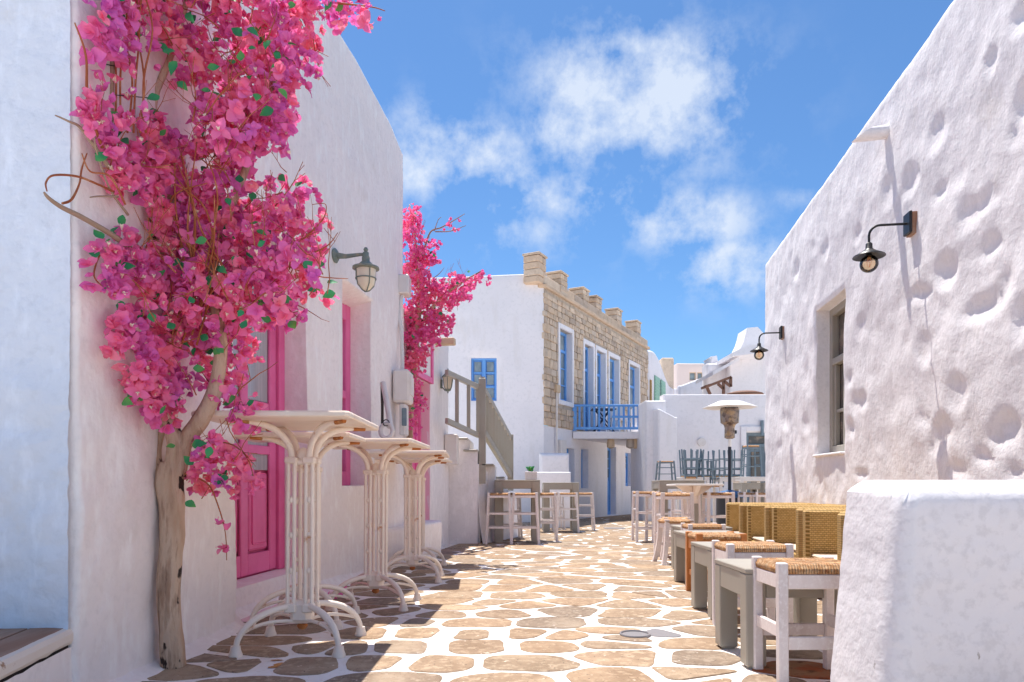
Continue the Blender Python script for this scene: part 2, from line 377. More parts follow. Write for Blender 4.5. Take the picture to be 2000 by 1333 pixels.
M_['gap'] = mat('dark_crack', (.03, .02, .018), .95)
M_['pvc'] = mat('cream_pvc', (.74, .70, .67), .5, coord='World', var=[(5, (.66, .6, .55), .5, .8, 5)])
M_['clay'] = mat('clay_tile', (.6, .45, .3), .8, coord='World')
M_['soil'] = mat('soil', (.1, .06, .04), .95)
def panefx(t, b, ln, vec, cur, nz): b.inputs['Coat Weight'].default_value = .6; b.inputs['Coat Roughness'].default_value = .04
M_['curtain'] = mat('pane_with_curtain', (.36, .35, .37), .5, extra=panefx, var=[(7, (.44, .42, .44), .45, .6, 3, (6, 6, .3))], coord='World')
M_['pane'] = mat('window_pane', (.20, .25, .27), .25, extra=panefx, coord='World', var=[(2, (.33, .38, .38), .45, .65, 3)])
M_['darkpane'] = mat('dark_window_pane', (.10, .08, .07), .2, extra=panefx, coord='World', var=[(4, (.3, .22, .16), .5, .65, 3)])
def glassy(name, tint_, mixv):
    m = bpy.data.materials.new(name); m.use_nodes = True; t = m.node_tree; t.nodes.clear(); ln = t.links.new
    out = t.nodes.new('ShaderNodeOutputMaterial'); g = t.nodes.new('ShaderNodeBsdfGlossy'); tr = t.nodes.new('ShaderNodeBsdfTransparent'); mx = t.nodes.new('ShaderNodeMixShader')
    g.inputs['Roughness'].default_value = .05; tr.inputs[0].default_value = (*tint_, 1)
    fr = t.nodes.new('ShaderNodeFresnel'); fr.inputs[0].default_value = 1.5
    ad = t.nodes.new('ShaderNodeMath'); ad.operation = 'ADD'; ad.inputs[1].default_value = mixv; ln(fr.outputs[0], ad.inputs[0])
    ln(ad.outputs[0], mx.inputs[0]); ln(tr.outputs[0], mx.inputs[1]); ln(g.outputs[0], mx.inputs[2]); ln(mx.outputs[0], out.inputs[0]); return m
M_['bulbglass'] = glassy('bulb_glass', (.93, .80, .62), .05)
M_['lampglass'] = mat('frosted_lamp_glass', (.72, .66, .52), .25, spec=.6)
M_['filament'] = mat('filament', (.8, .25, .06), .5)

def petal_mat(name, cols, scale=5.5, transl=.35):
    m = bpy.data.materials.new(name); m.use_nodes = True; t = m.node_tree; t.nodes.clear(); ln = t.links.new
    out = t.nodes.new('ShaderNodeOutputMaterial'); b = t.nodes.new('ShaderNodeBsdfPrincipled'); tr = t.nodes.new('ShaderNodeBsdfTranslucent'); mx = t.nodes.new('ShaderNodeMixShader')
    geo = t.nodes.new('ShaderNodeNewGeometry'); oi = t.nodes.new('ShaderNodeObjectInfo')
    n = t.nodes.new('ShaderNodeTexNoise'); n.inputs['Scale'].default_value = scale; n.inputs['Detail'].default_value = 2; ln(geo.outputs['Position'], n.inputs['Vector'])
    mr = t.nodes.new('ShaderNodeMapRange'); mr.inputs[1].default_value = .33; mr.inputs[2].default_value = .67; mr.inputs[3].default_value = 0; mr.inputs[4].default_value = .72; ln(n.outputs['Fac'], mr.inputs[0])
    a = t.nodes.new('ShaderNodeMath'); a.operation = 'MULTIPLY_ADD'; a.inputs[1].default_value = .28; ln(geo.outputs['Random Per Island'], a.inputs[0]); ln(mr.outputs[0], a.inputs[2])
    rp = t.nodes.new('ShaderNodeValToRGB'); ln(a.outputs[0], rp.inputs[0]); els = rp.color_ramp.elements
    els[0].color = (*cols[0], 1); els[1].color = (*cols[-1], 1)
    for i, c in enumerate(cols[1:-1]):
        e = els.new((i + 1) / (len(cols) - 1)); e.color = (*c, 1)
    ln(rp.outputs[0], b.inputs['Base Color']); ln(rp.outputs[0], tr.inputs[0])
    b.inputs['Roughness'].default_value = .6; b.inputs['Specular IOR Level'].default_value = .25
    v = t.nodes.new('ShaderNodeTexNoise'); v.inputs['Scale'].default_value = 120; ln(geo.outputs['Position'], v.inputs['Vector'])
    bn = t.nodes.new('ShaderNodeBump'); bn.inputs['Strength'].default_value = .25; bn.inputs['Distance'].default_value = .004; ln(v.outputs['Fac'], bn.inputs['Height']); ln(bn.outputs[0], b.inputs['Normal'])
    mx.inputs[0].default_value = transl; ln(b.outputs[0], mx.inputs[1]); ln(tr.outputs[0], mx.inputs[2]); ln(mx.outputs[0], out.inputs[0]); return m
M_['petal'] = petal_mat('bougainvillea_bract', [(.70, .14, .54), (.86, .20, .53), (.93, .22, .42), (.95, .32, .38)])
M_['petal2'] = petal_mat('bougainvillea_bract_far', [(.80, .14, .46), (.88, .17, .42), (.92, .25, .38)], 4)
M_['leaf'] = petal_mat('bougainvillea_leaf', [(.03, .20, .10), (.05, .34, .13), (.20, .46, .08)], 7, .25)
M_['bark'] = mat('pale_bark', (.50, .33, .22), .9, bump=[(16, 1, 7, .03, (1, 1, .22)), (50, .8, 5, .008, (1, 1, .4))],
                 var=[(9, (.60, .44, .32), .42, .56, 6, (1, 1, .2)), (14, (.24, .14, .09), .56, .68, 7, (1, 1, .18)), (40, (.38, .24, .16), .52, .66, 5, (1, 1, .15)), (13, (.035, .02, .015), .63, .66, 3, (1, 1, .5))], coord='World')
M_['twig'] = mat('rusty_twig', (.34, .09, .03), .7, var=[(20, (.48, .22, .1), .5, .7, 4)], coord='World')
M_['drybranch'] = mat('dry_branch', (.36, .25, .18), .85, bump=[(30, .5, 5, .004)], coord='World')
M_['centre'] = mat('flower_centre', (.85, .75, .6), .7)
M_['signpaper'] = mat('sign_board', (.80, .78, .78), .6)
M_['canopywood'] = mat('brown_canopy_wood', (.22, .11, .07), .7, coord='World')
# ------------------------------------------------------------------ frames for walls
class Frame:
    def __init__(s, o, u, n):
        s.o = Vector((o[0], o[1], 0)); s.u = Vector((u[0], u[1], 0)).normalized(); s.n = Vector((n[0], n[1], 0)).normalized()
    def p(s, a, z, d=0.0):
        v = s.o + s.u * a + s.n * d; v.z = z; return v
    def s(s_, px, d=0.0):
        k = (px - 1000) / F; o = s_.o + s_.n * d
        return (k * o.y - o.x) / (s_.u.x - k * s_.u.y)
    def Y(s_, px, d=0.0): return s_.p(s_.s(px, d), 0, d).y
    def z(s_, px, py, d=0.0): return EYE + (HY - py) / F * s_.Y(px, d)
TH = math.atan(195 / F); US = (sin(TH), cos(TH))
FA = Frame((-2.235, 0), US, (cos(TH), -sin(TH)))
FB = Frame((-2.338, 0), US, (cos(TH), -sin(TH)))
FR = Frame((2.13, 0), US, (-cos(TH), sin(TH)))
FS = Frame((.79, 17), (.46, .888), (.888, -.46))
def nz3(x, y, z=0.0): return noise.noise(Vector((x, y, z)))

def splits(lo, hi, step, marks, eps=.02):
    xs = {round(lo, 4), round(hi, 4)}
    for m in marks:
        if lo < m < hi: xs.add(round(m, 4))
    xs = sorted(xs); out = []
    for a, b in zip(xs, xs[1:]):
        n = max(1, int(round((b - a) / step))) if b - a > eps * 1.5 else 1
        out += [a + (b - a) * i / n for i in range(n)]
    return out + [hi]

def wall(mb, fr, s0, s1, z0, z1, holes=(), step=.12, disp=None, T=.6, r=.05, top=None, ends=(True, True), hr=.014):
    """a plastered wall front with openings, soft top and soft ends, going back T"""
    disp = disp or (lambda s, z: 0.0)
    sm, zm = [], []
    for h in holes:
        sm += [h[0], h[1], h[0] - .03, h[1] + .03]; zm += [h[2], h[3], h[2] - .03, h[3] + .03]
    S = [(a, 0) for a in splits(s0, s1, step, sm)]; Z = [(a, 0) for a in splits(z0, z1, step, zm)]
    prof = [(.30, .04), (.75, .35), (1.0, .95)]
    zt = [(z1 + r * a, -r * b) for a, b in prof] + [(z1 + r, -T)]
    Z = Z + zt
    if ends[1]: S = S + [(s1 + r * a, -r * b) for a, b in prof] + [(s1 + r, -T)]
    if ends[0]: S = [(s0 - r, -T)] + [(s0 - r * a, -r * b) for a, b in prof[::-1]] + S
    zh = max([h[3] + .04 for h in holes] + [z0 + (z1 - z0) * .3])
    def zmap(s, z):
        if top is None or z <= zh: return z
        ss = min(max(s, s0), s1); return zh + (z - zh) * (top(ss) - zh) / (z1 - zh)
    inh = lambda s, z: any(h[0] - 1e-3 < s < h[1] + 1e-3 and h[2] - 1e-3 < z < h[3] + 1e-3 for h in holes)
    idx = {}; vs = []
    for i, (s, ds) in enumerate(S):
        for j, (z, dz) in enumerate(Z):
            depth = min(ds, dz)
            dd = disp(s, z) if depth > -T * .9 else 0.0
            if inh(s, z): dd = dd - hr
            vs.append(fr.p(s, zmap(s, z), dd + depth)); idx[i, j] = len(vs) - 1
    fs = []; b = len(mb.v)
    for i in range(len(S) - 1):
        for j in range(len(Z) - 1):
            cs, cz = (S[i][0] + S[i + 1][0]) / 2, (Z[j][0] + Z[j + 1][0]) / 2
            if any(h[0] < cs < h[1] and h[2] < cz < h[3] for h in holes): continue
            fs.append((idx[i, j], idx[i + 1, j], idx[i + 1, j + 1], idx[i, j + 1]))
    mb.add(vs, fs)
    for h in holes:       # reveals
        hs0, hs1, hz0, hz1, dep = h[:5]
        SI = [i for i, (s, d_) in enumerate(S) if hs0 - 1e-3 <= s <= hs1 + 1e-3 and d_ == 0]
        ZI = [j for j, (z, d_) in enumerate(Z) if hz0 - 1e-3 <= z <= hz1 + 1e-3 and d_ == 0]
        ring = [(i, ZI[0]) for i in SI] + [(SI[-1], j) for j in ZI[1:]] + [(i, ZI[-1]) for i in SI[-2::-1]] + [(SI[0], j) for j in ZI[-2:0:-1]]
        n = len(ring); st = len(mb.v)
        for q, dd in ((0, .03), (1, dep * .5), (2, dep)):
            for (i, j) in ring:
                s, z = S[i][0], Z[j][0]
                w = .006 * nz3(s * 6, z * 6, q) if q < 2 else 0
                sh = h[5] * (dd / dep) if len(h) > 5 and z >= hz1 - .01 else 0      # head that slopes inwards
                mb.v.append(fr.p(s + w, zmap(s, z) + w - sh, -dd + (disp(s, z) if q == 0 else 0)))
        for q in range(3):
            for k in range(n):
                k2 = (k + 1) % n
                if q == 0: a, c = b + idx[ring[k]], b + idx[ring[k2]]; e, g = st + k2, st + k
                else: a, c = st + (q - 1) * n + k, st + (q - 1) * n + k2; e, g = st + q * n + k2, st + q * n + k
                mb.f.append([a, c, e, g]); mb.mi.append(mb.m)
    return mb
def fbox(mb, fr, s0, s1, z0, z1, d0, d1, bev=0.0):
    """a box in a wall's own space"""
    m = Matrix((fr.u, fr.n, Vector((0, 0, 1)))).transposed().to_4x4(); m.translation = fr.o
    return mb.box(s0, s1, d0, d1, z0, z1, bev, mat=m)

# ------------------------------------------------------------------ ground
gb = MB()
ys = [-12, -4, 0, 2, 6, 10, 16, 24, 40, 60, 120, 400, 1500, 4000]; xs = [-4000, -200, -20, -5, 0, 5, 20, 200, 4000]
gb.add([(x, y, gz(y)) for y in ys for x in xs], [(j * len(xs) + i, j * len(xs) + i + 1, (j + 1) * len(xs) + i + 1, (j + 1) * len(xs) + i) for j in range(len(ys) - 1) for i in range(len(xs) - 1)])
street = gb.build('street', M_['mortar']); street['kind'] = 'structure'; OFF['street'] = street.location.copy()
street['label'] = 'white painted street surface between the flagstones'

seeds = []
def c6(x, y): seeds.append(G(650 + x / 3.077, 1000 + y / 3.077))
for q in [(1150, 915), (600, 920), (255, 912), (410, 812), (50, 818), (850, 808), (1300, 805), (1755, 873), (1700, 1003), (1040, 1022), (330, 1012), (510, 732), (850, 738), (1150, 738), (1400, 750),
          (860, 670), (1320, 672), (1800, 672), (380, 665), (1000, 612), (1400, 598), (1800, 610), (660, 617), (940, 548), (1140, 562), (1100, 507), (1490, 498), (1460, 540), (1770, 556), (1840, 502),
          (740, 505), (760, 577), (720, 540), (760, 455), (850, 418), (1090, 420), (1370, 413), (1600, 376), (1570, 455), (1290, 466), (1050, 458), (1800, 418), (1755, 460), (1700, 716), (1740, 765), (1640, 795), (1000, 395), (1230, 378), (1440, 350), (1420, 395)]: c6(*q)
def c1(x, y): seeds.append(G(1220 + x / 2.943, 880 + y / 2.943))
for q in [(450, 1200), (420, 1300), (400, 1105), (225, 1055), (400, 1045), (380, 950), (300, 875), (140, 830), (350, 830), (950, 1160), (860, 1090), (1000, 1255), (720, 1340), (140, 740), (130, 775), (640, 980), (1100, 1040), (560, 1330), (900, 980), (1000, 900)]: c1(*q)
def c2(x, y): seeds.append(G(440 + x / 4.3, 1000 + y / 4.3))
for q in [(430, 1080), (850, 1140), (170, 1185), (20, 1290), (560, 1000), (1160, 1025), (1480, 930), (1410, 838), (950, 862), (1120, 805), (-330, 1330), (700, 1290), (1300, 760), (-80, 1230)]: c2(*q)
rng = random.Random(11)
AX = .68
def far_enough(p, r):
    for q in seeds:
        dx = (p[0] - q[0]) * AX; dy = p[1] - q[1]
        if dx * dx + dy * dy < r * r: return False
    return True
def inside(x, y):
    lo = FA.o.x + .1463 * y + .08 if y < 9.6 else -.55 + (y - 9.6) * .02
    if y < 3.9: lo = -1.5
    hi = 2.13 + .1463 * y - .04 if y < 9.7 else 6.2
    if y > 16.5: lo = .75 + (y - 16.5) * .5
    return lo < x < hi
for band, (ya, yb, r, n) in enumerate([(.6, 2.4, .29, 500), (2.4, 8.5, .245, 3500), (8.5, 14, .27, 2600), (14, 24, .33, 2600)]):
    for _ in range(n):
        y = rng.uniform(ya, yb); x = rng.uniform(-2, 6.5)
        if inside(x, y) and far_enough((x, y), r * rng.uniform(.85, 1.25)): seeds.append(Vector((x, y, 0)))
def cell(i):
    p = seeds[i]; near = sorted((((q.x - p.x) * AX) ** 2 + (q.y - p.y) ** 2, j) for j, q in enumerate(seeds) if j != i and abs(q.y - p.y) < 1.6 and abs(q.x - p.x) < 1.8)[:18]
    poly = [(-.62, -.5), (.62, -.5), (.62, .5), (-.62, .5)]
    r = 1.0; poly = [(a * r, b * r) for a, b in poly]
    for d2, j in near:
        q = seeds[j]; dx = (q.x - p.x) * AX; dy = q.y - p.y; d_ = sqrt(d2)
        rr = random.Random(min(i, j) * 7919 + max(i, j)); w = rr.choice([.009, .012, .015, .019, .024, .034]) * (1.08 if p.y < 7 else 1.15)
        lim = d_ / 2 - w; nx, ny = dx / d_, dy / d_; out = []
        for k in range(len(poly)):
            a, b = poly[k], poly[(k + 1) % len(poly)]
            da = a[0] * nx + a[1] * ny - lim; db = b[0] * nx + b[1] * ny - lim
            if da <= 0: out.append(a)
            if (da < 0) != (db < 0) and da != db:
                t = da / (da - db); out.append((a[0] + (b[0] - a[0]) * t, a[1] + (b[1] - a[1]) * t))
        poly = out
        if len(poly) < 3: return None
    poly = [(a / AX, b) for a, b in poly]
    # drop tiny edges, clip the corners by a few centimetres, then cut once more
    po = []
    for k in range(len(poly)):
        a, b = poly[k], poly[(k + 1) % len(poly)]
        if sqrt((a[0] - b[0]) ** 2 + (a[1] - b[1]) ** 2) > .02: po.append(a)
    poly = po
    if len(poly) < 3: return None
    for cut in (.040, .014):
        o2 = []
        for k in range(len(poly)):
            a, b = poly[k], poly[(k + 1) % len(poly)]; e = max(1e-6, sqrt((a[0] - b[0]) ** 2 + (a[1] - b[1]) ** 2)); t = min(.34, cut / e)
            o2 += [(a[0] + (b[0] - a[0]) * t, a[1] + (b[1] - a[1]) * t), (b[0] + (a[0] - b[0]) * t, b[1] + (a[1] - b[1]) * t)]
        poly = o2
    # extra points on long edges, so that the sides can wander
    o2 = []
    for k in range(len(poly)):
        a, b = poly[k], poly[(k + 1) % len(poly)]; e = sqrt((a[0] - b[0]) ** 2 + (a[1] - b[1]) ** 2); n = 1 if p.y > 8 else max(1, int(e / .06))
        for q_ in range(n): o2.append((a[0] + (b[0] - a[0]) * q_ / n, a[1] + (b[1] - a[1]) * q_ / n))
    return o2
def clampx(x, y):
    lo = (FA.o.x + .1463 * y + .015) if y > 3.9 else -1.53
    return max(x, lo)
def stone_mesh(poly, p, n_max=44):
    if len(poly) > n_max:
        st_ = len(poly) / n_max; poly = [poly[int(k * st_)] for k in range(n_max)]
    n = len(poly); out = []; top = []
    for k, (a, b) in enumerate(poly):
        w = 1 + .07 * nz3((p.x + a) * 13, (p.y + b) * 13) + .03 * nz3((p.x + a) * 40, (p.y + b) * 40)
        top.append((a * w, b * w))
    h = .005 + .002 * nz3(p.x * 3, p.y * 3)
    vs = []
    for (a, b) in top:
        x, y = clampx(p.x + a, p.y + b), p.y + b; vs.append(Vector((x, y, gz(y) - .01)))
    for (a, b) in top:
        x, y = clampx(p.x + a, p.y + b), p.y + b; vs.append(Vector((x, y, gz(y) + h * .45)))
    for (a, b) in top:
        x, y = clampx(p.x + a * .965, p.y + b * .955), p.y + b * .955; vs.append(Vector((x, y, gz(y) + h)))
    fs = [[k, (k + 1) % n, (k + 1) % n + n, k + n] for k in range(n)] + [[k + n, (k + 1) % n + n, (k + 1) % n + 2 * n, k + 2 * n] for k in range(n)] + [[k + 2 * n for k in range(n)]]
    return vs, fs
order = sorted(range(len(seeds)), key=lambda i: seeds[i].y)
rest = MB(); nst = 0
for i in order:
    p = seeds[i]; poly = cell(i)
    if not poly: continue
    if not inside(p.x, p.y): 
        if p.y > 3.9: continue
    vs, fs = stone_mesh(poly, p)
    seen = p.y > 2.3 and abs(p.x) < p.y * .77
    if seen and nst < 298:
        mb = MB(); mb.add(vs, fs); z0 = gz(p.y); mm = M_['stone']
        if i == 53: mm = M_['slate']
        if i == 61: mm = M_['rust_stone']
        me = mb.mesh('paving_stone', mm, Vector((p.x, p.y, z0)), smooth=False, fix=False)
        o = bpy.data.objects.new('paving_stone', me); COL.objects.link(o); o.parent = street
        o.location = Vector((p.x, p.y, z0)) - street.location; nst += 1
        if i == 53: o['label'] = 'blue grey stone beside the drain ring'
        if i == 61: o['label'] = 'rust stained stone under the white stool'
    else: rest.add(vs, fs)
o = rest.build('far_paving_stones', M_['stone'], street, fix=False); o['kind'] = 'stuff'
print('stones', nst, len(seeds))

# ------------------------------------------------------------------ white house on the left (pink door)
def dispA(a, z):
    return .016 * nz3(a * .9, z * .9, 3) + .006 * nz3(a * 3.1, z * 3.1, 9) + .002 * nz3(a * 11, z * 11, 5)
houseA = empty('white_house', (-1.9, 5.2, -.1), 'white plastered house with a pink door behind the large bougainvillea', 'house')
OFF['white_house'] = Vector((-1.9, 5.2, -.1))
sD0, sD1 = FA.s(602) - 1.05, FA.s(602)                        # door opening
sW0, sW1 = FA.s(671), FA.s(727)
zWb, zWt = .70, 2.42
sE = FA.s(790)
def topA(a):
    Yv = FA.p(a, 0).y
    return 4.40 if Yv < 5.6 else 4.40 - .05 * (Yv - 5.6) - (.09 * max(0, Yv - 6.9) / .4)
mb = MB()
wall(mb, FA, 3.87, sE - .05, -.3, 4.4, [(sD0, sD1, .10, 2.40, .20), (sW0, sW1, zWb, zWt, .24, .06)], .11, dispA, T=3.2, r=.06, top=topA, ends=(False, True))
mb.build('facade', M_['plaster_left'], houseA, smooth=50, fix=False)
# nearer block of the same house: street face and the face turned to the camera
FN = Frame((-1.533, 0), (0, 1), (1, 0))
def dispN(a, z):
    return .016 * nz3(a * 1.3, z * 1.0, 13) + .011 * nz3(a * 4, z * 3, 2) + .008 * nz3(a * 11, z * 7, 3) + .003 * nz3(a * 22, z * 16, 4) + .03 * max(0, .25 - z) ** 1.5
mb = MB()
wall(mb, FN, 2.425, 3.77, -.3, 4.4, [], .035, dispN, T=2.8, r=.022, ends=(True, True))
mb.build('street_wall', M_['plaster_left'], houseA, smooth=50, fix=False)
FF = Frame((-1.549, 2.398), (-1, 0), (0, -1))
def dispF(a, z):
    k = max(0, min(1, (1.35 - z) / .5))
    return .004 + .012 * k + (.006 + .014 * k) * nz3(a * 7, z * 8, 4) * (1 - exp(-a / .04)) + (.004 + .009 * k) * nz3(a * 17, z * 22, 4)
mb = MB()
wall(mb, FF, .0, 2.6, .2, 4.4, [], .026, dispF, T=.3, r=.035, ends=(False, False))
mb.build('end_wall', M_['plaster_shaded'], houseA, smooth=50, fix=False)
# door
dr = .20
mb = MB()
fbox(mb, FA, sD0 - .03, sD1 + .03, .03, 2.5, -dr - .10, -dr - .05)
mb.build('door_backing', M_['pink'], houseA)
mb = MB()
for (a, b, c, e) in ((sD1 - .085, sD1 - .002, .10, 2.39), (sD0 + .002, sD0 + .085, .10, 2.39), (sD0 + .087, sD1 - .087, 2.30, 2.39)):
    fbox(mb, FA, a, b, c, e, -dr - .05, -dr + .02, .006)
mb.build('door_frame', M_['pink'], houseA)
lv0, lv1 = sD0 + .095, sD1 - .095; mid = (lv0 + lv1) / 2
mb = MB(); fbox(mb, FA, lv0, lv1, .11, 2.29, -dr - .048, -dr - .025)
leaf_ = MB()
for (a, b) in ((lv0, lv0 + .09), (mid - .045, mid + .045), (lv1 - .09, lv1)): fbox(leaf_, FA, a, b, .11, 2.29, -dr - .024, -dr - .002, .005)
for (a, b) in ((lv0 + .092, mid - .047), (mid + .047, lv1 - .092)):
    for (c, e) in ((.11, .25), (.93, .99), (1.02, 1.06), (2.20, 2.29)): fbox(leaf_, FA, a, b, c, e, -dr - .024, -dr - .004, .004)
zr = FA.z(525, 912, -dr)
door = leaf_.build('door', M_['pink'], houseA)
for (a, b) in ((lv0 + .095, mid - .05), (mid + .05, lv1 - .095)):
    q = MB(); fbox(q, FA, a + .02, b - .02, .27, .80, -dr - .026, -dr - .010, .012); fbox(q, FA, a + .05, b - .05, .31, .76, -dr - .009, -dr - .002, .010)
    q.build('panel', M_['pink'], door)
    q = MB(); fbox(q, FA, a, b, .82, 1.22, -dr - .024, -dr - .019); q.build('pane', M_['curtain'], door)
    q = MB(); fbox(q, FA, a, b, 1.30, 2.19, -dr - .024, -dr - .019); q.build('pane', M_['curtain'], door)
    q = MB(); fbox(q, FA, a, b, 1.225, 1.295, -dr - .024, -dr - .006, .004); q.build('rail', M_['pink'], door)
q = MB(); q.tube([FA.p(mid + .03, 1.06, -dr), FA.p(mid + .03, 1.06, -dr + .05), FA.p(mid + .10, 1.06, -dr + .05)], .009, 8); q.build('handle', M_['castiron'], door)
# doorstep of rosy cement
mb = MB(); wallstep = [(sD0 - .12, -.17), (sD1 + .01, -.17), (sD1 + .01, .10), (sD0 - .12, .10)]
fbox(mb, FA, sD0, sD1 - .002, -.2, .096, -.24, -.012, .02)
mb.build('doorstep', M_['plaster_left'], houseA)
mb = MB(); fbox(mb, FA, sD0 - .05, sD1 + .10, -.2, gz(4.6) + .022, -.02, .17, .012)
mb.build('step_slab', M_['plaster_rose'], houseA)
# narrow pink window
wn = MB(); d_ = -.24
fbox(wn, FA, sW0 - .02, sW1 + .02, zWb - .02, zWt + .02, d_ - .06, d_ - .03)
wn.build('window_backing', M_['pink'], houseA)
w_ = MB()
for (a, b, c, e) in ((sW0, sW0 + .11, zWb, zWt - .05), (sW1 - .11, sW1, zWb, zWt - .05), (sW0 + .112, sW1 - .112, zWb, zWb + .13), (sW0 + .112, sW1 - .112, zWt - .2, zWt - .06), (sW0 + .112, sW1 - .112, 1.5, 1.57)):
    fbox(w_, FA, a, b, c, e, d_ - .028, d_ + .03, .006)
wo_ = w_.build('window', M_['pink'], houseA)
q = MB(); fbox(q, FA, sW0 + .112, sW1 - .112, zWb + .132, 1.498, d_ - .02, d_ - .01); q.build('pane', M_['curtain'], wo_)
q = MB(); fbox(q, FA, sW0 + .112, sW1 - .112, 1.572, zWt - .202, d_ - .02, d_ - .01); q.build('pane', M_['curtain'], wo_)

# timber ledge at the near corner
ledge = empty('timber_ledge', (-1.9, 2.1, -.05), 'brown plank ledge with a peeling white edge at the near left corner', 'ledge')
zl = .231
ex = lambda y: -1.553 + (2.42 - y) * .18                  # front edge line
mb = MB()
mb.prism([(ex(2.415) - .42, 2.40), (ex(1.2) - .42 - .02, 1.2), (-2.9, 1.2), (-2.9, 2.40)], zl - .045, zl, lambda a, b, d: (a, b, d)); mb.m = 0
mb.build('plank', M_['wood'], ledge)
def plank(x0, x1, nm='plank'):
    mb = MB(); n = 14
    for i in range(n):
        pass
    ysn = [2.40 - (2.40 - 1.2) * i / n for i in range(n + 1)]
    top_ = []; 
    for y in ysn:
        top_.append((ex(y) + x0, y))
    for y in ysn[::-1]:
        top_.append((ex(y) + x1 + .004 * nz3(y * 30, 1), y))
    mb.prism(top_, zl - .045, zl + .002, lambda a, b, d: (a, b, d))
    mb.build(nm, M_['wood'], ledge)
plank(-.41, -.145); plank(-.135, -.020)
mb = MB(); n = 26
for i in range(n + 1):
    y = 2.425 - (2.425 - 1.2) * i / n; x = ex(y)
    j = .010 * nz3(y * 25, 3)
    for (dx, z) in ((-.022 + j, zl + .001), (-.004, zl - .004), (.004, zl - .02), (.004 + .003 * nz3(y * 9, 1), zl - .045), (-.004, zl - .058 + .006 * nz3(y * 20, 2)), (-.05, zl - .06)):
        mb.v.append(Vector((x + dx, y, z)))
mb.add([], [])
for i in range(n):
    for k in range(5): a = i * 6 + k; mb.f.append([a, a + 1, a + 7, a + 6]); mb.mi.append(0)
mb.f.append([0, 1, 2, 3, 4, 5]); mb.mi.append(0)
mb.build('painted_edge', M_['peel'], ledge)
mb = MB(); n = 30     # plaster base below the ledge
for i in range(n + 1):
    y = 2.46 - (2.46 - 1.2) * i / n; x = ex(y)
    for k in range(9):
        z = zl - .066 - k * .06; mb.v.append(Vector((x - .002 + .012 * (k / 8) + .005 * nz3(y * 8, z * 8), y, z + .006 * nz3(y * 20, 2) * (k == 0))))
for i in range(n):
    for k in range(8): a = i * 9 + k; mb.f.append([a, a + 1, a + 10, a + 9]); mb.mi.append(0)
mb.build('plaster_base', M_['plaster_left'], ledge, smooth=True)
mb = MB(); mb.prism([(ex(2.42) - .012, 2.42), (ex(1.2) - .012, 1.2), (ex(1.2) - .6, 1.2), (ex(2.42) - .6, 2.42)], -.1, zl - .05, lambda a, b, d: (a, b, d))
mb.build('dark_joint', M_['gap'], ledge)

# ------------------------------------------------------------------ second house (pink door, sign)
def dispB(a, z): return .012 * nz3(a * 1.1, z * 1.1, 23) + .004 * nz3(a * 4, z * 4, 9)
houseB = empty('white_house', (-1.5, 8.6, -.15), 'low white house with a second pink door behind the smaller bougainvillea', 'house')
sb0, sb1 = FB.s(842) - .86, FB.s(842); sbe = FB.s(877)
mb = MB(); zbt = FB.z(860, 664)
wall(mb, FB, FB.o.y + 7.45, sbe - .04, -.35, zbt, [(sb0, sb1, .02, 2.02, .16)], .14, dispB, T=2.5, r=.05, ends=(False, True))
mb.build('facade', M_['plaster'], houseB, smooth=50, fix=False)
mb = MB(); fbox(mb, FB, sb0 - .02, sb1 + .02, 0, 2.05, -.24, -.19); mb.build('door_backing', M_['pink'], houseB)
mb = MB()
for (a, b, c, e) in ((sb0, sb0 + .06, .02, 2.01), (sb1 - .06, sb1, .02, 2.01), (sb0 + .062, sb1 - .062, 1.94, 2.01)): fbox(mb, FB, a, b, c, e, -.19, -.13, .005)
mb.build('door_frame', M_['pink'], houseB)
mb = MB()
for (a, b, c, e) in ((sb0 + .065, sb0 + .15, .03, 1.93), (sb1 - .15, sb1 - .065, .03, 1.93), (sb0 + .152, sb1 - .152, .03, .2), (sb0 + .152, sb1 - .152, .72, .80), (sb0 + .152, sb1 - .152, 1.84, 1.93)): fbox(mb, FB, a, b, c, e, -.19, -.15, .005)
dB = mb.build('door', M_['pink'], houseB)
q = MB(); fbox(q, FB, sb0 + .153, sb1 - .153, .21, .71, -.188, -.165, .01); q.build('panel', M_['pink'], dB)
q = MB(); fbox(q, FB, sb0 + .153, sb1 - .153, .81, 1.83, -.188, -.17, .01); q.build('panel', M_['pink'], dB)
# rosy plaster round the door
q = MB()
fbox(q, FB, sb1 - .001, sb1 + .004, .03, 2.0, -.13, -.02); q.build('door_reveal', M_['plaster_rose'], houseB)
# tan spout at the eaves
sp = MB(); a_ = FB.s(862, .05); sp.box(-.06, .06, 0, .36, -.045, .045, .01, mat=Matrix.Translation(FB.p(a_ - .1, zbt - .08, -.1)) @ Matrix.Rotation(-pi / 2 - TH, 4, 'Z'))
o = sp.build('rain_spout', M_['clay']); tag(o, 'short tan rain spout under the eaves above the pink framed sign', 'spout')
# pink framed sign
sg = empty('hanging_sign', FB.p(FB.s(830), 1.9, .02), 'white sign board in a pink frame above the second pink door', 'sign'); OFF[sg.name] = FB.p(FB.s(830), 1.9, .02)
c0, c1_ = FB.s(806, .06), FB.s(846, .06); zA, zB = 1.97, 2.62
q = MB(); fbox(q, FB, c0, c1_, zA, zB, .03, .045); q.build('board', M_['signpaper'], sg)
q = MB()
for (a, b, c, e) in ((c0, c0 + .07, zA, zB), (c1_ - .07, c1_, zA, zB), (c0 + .071, c1_ - .071, zA, zA + .07), (c0 + .071, c1_ - .071, zB - .07, zB)): fbox(q, FB, a, b, c, e, .02, .07, .004)
q.build('frame', M_['pink'], sg)
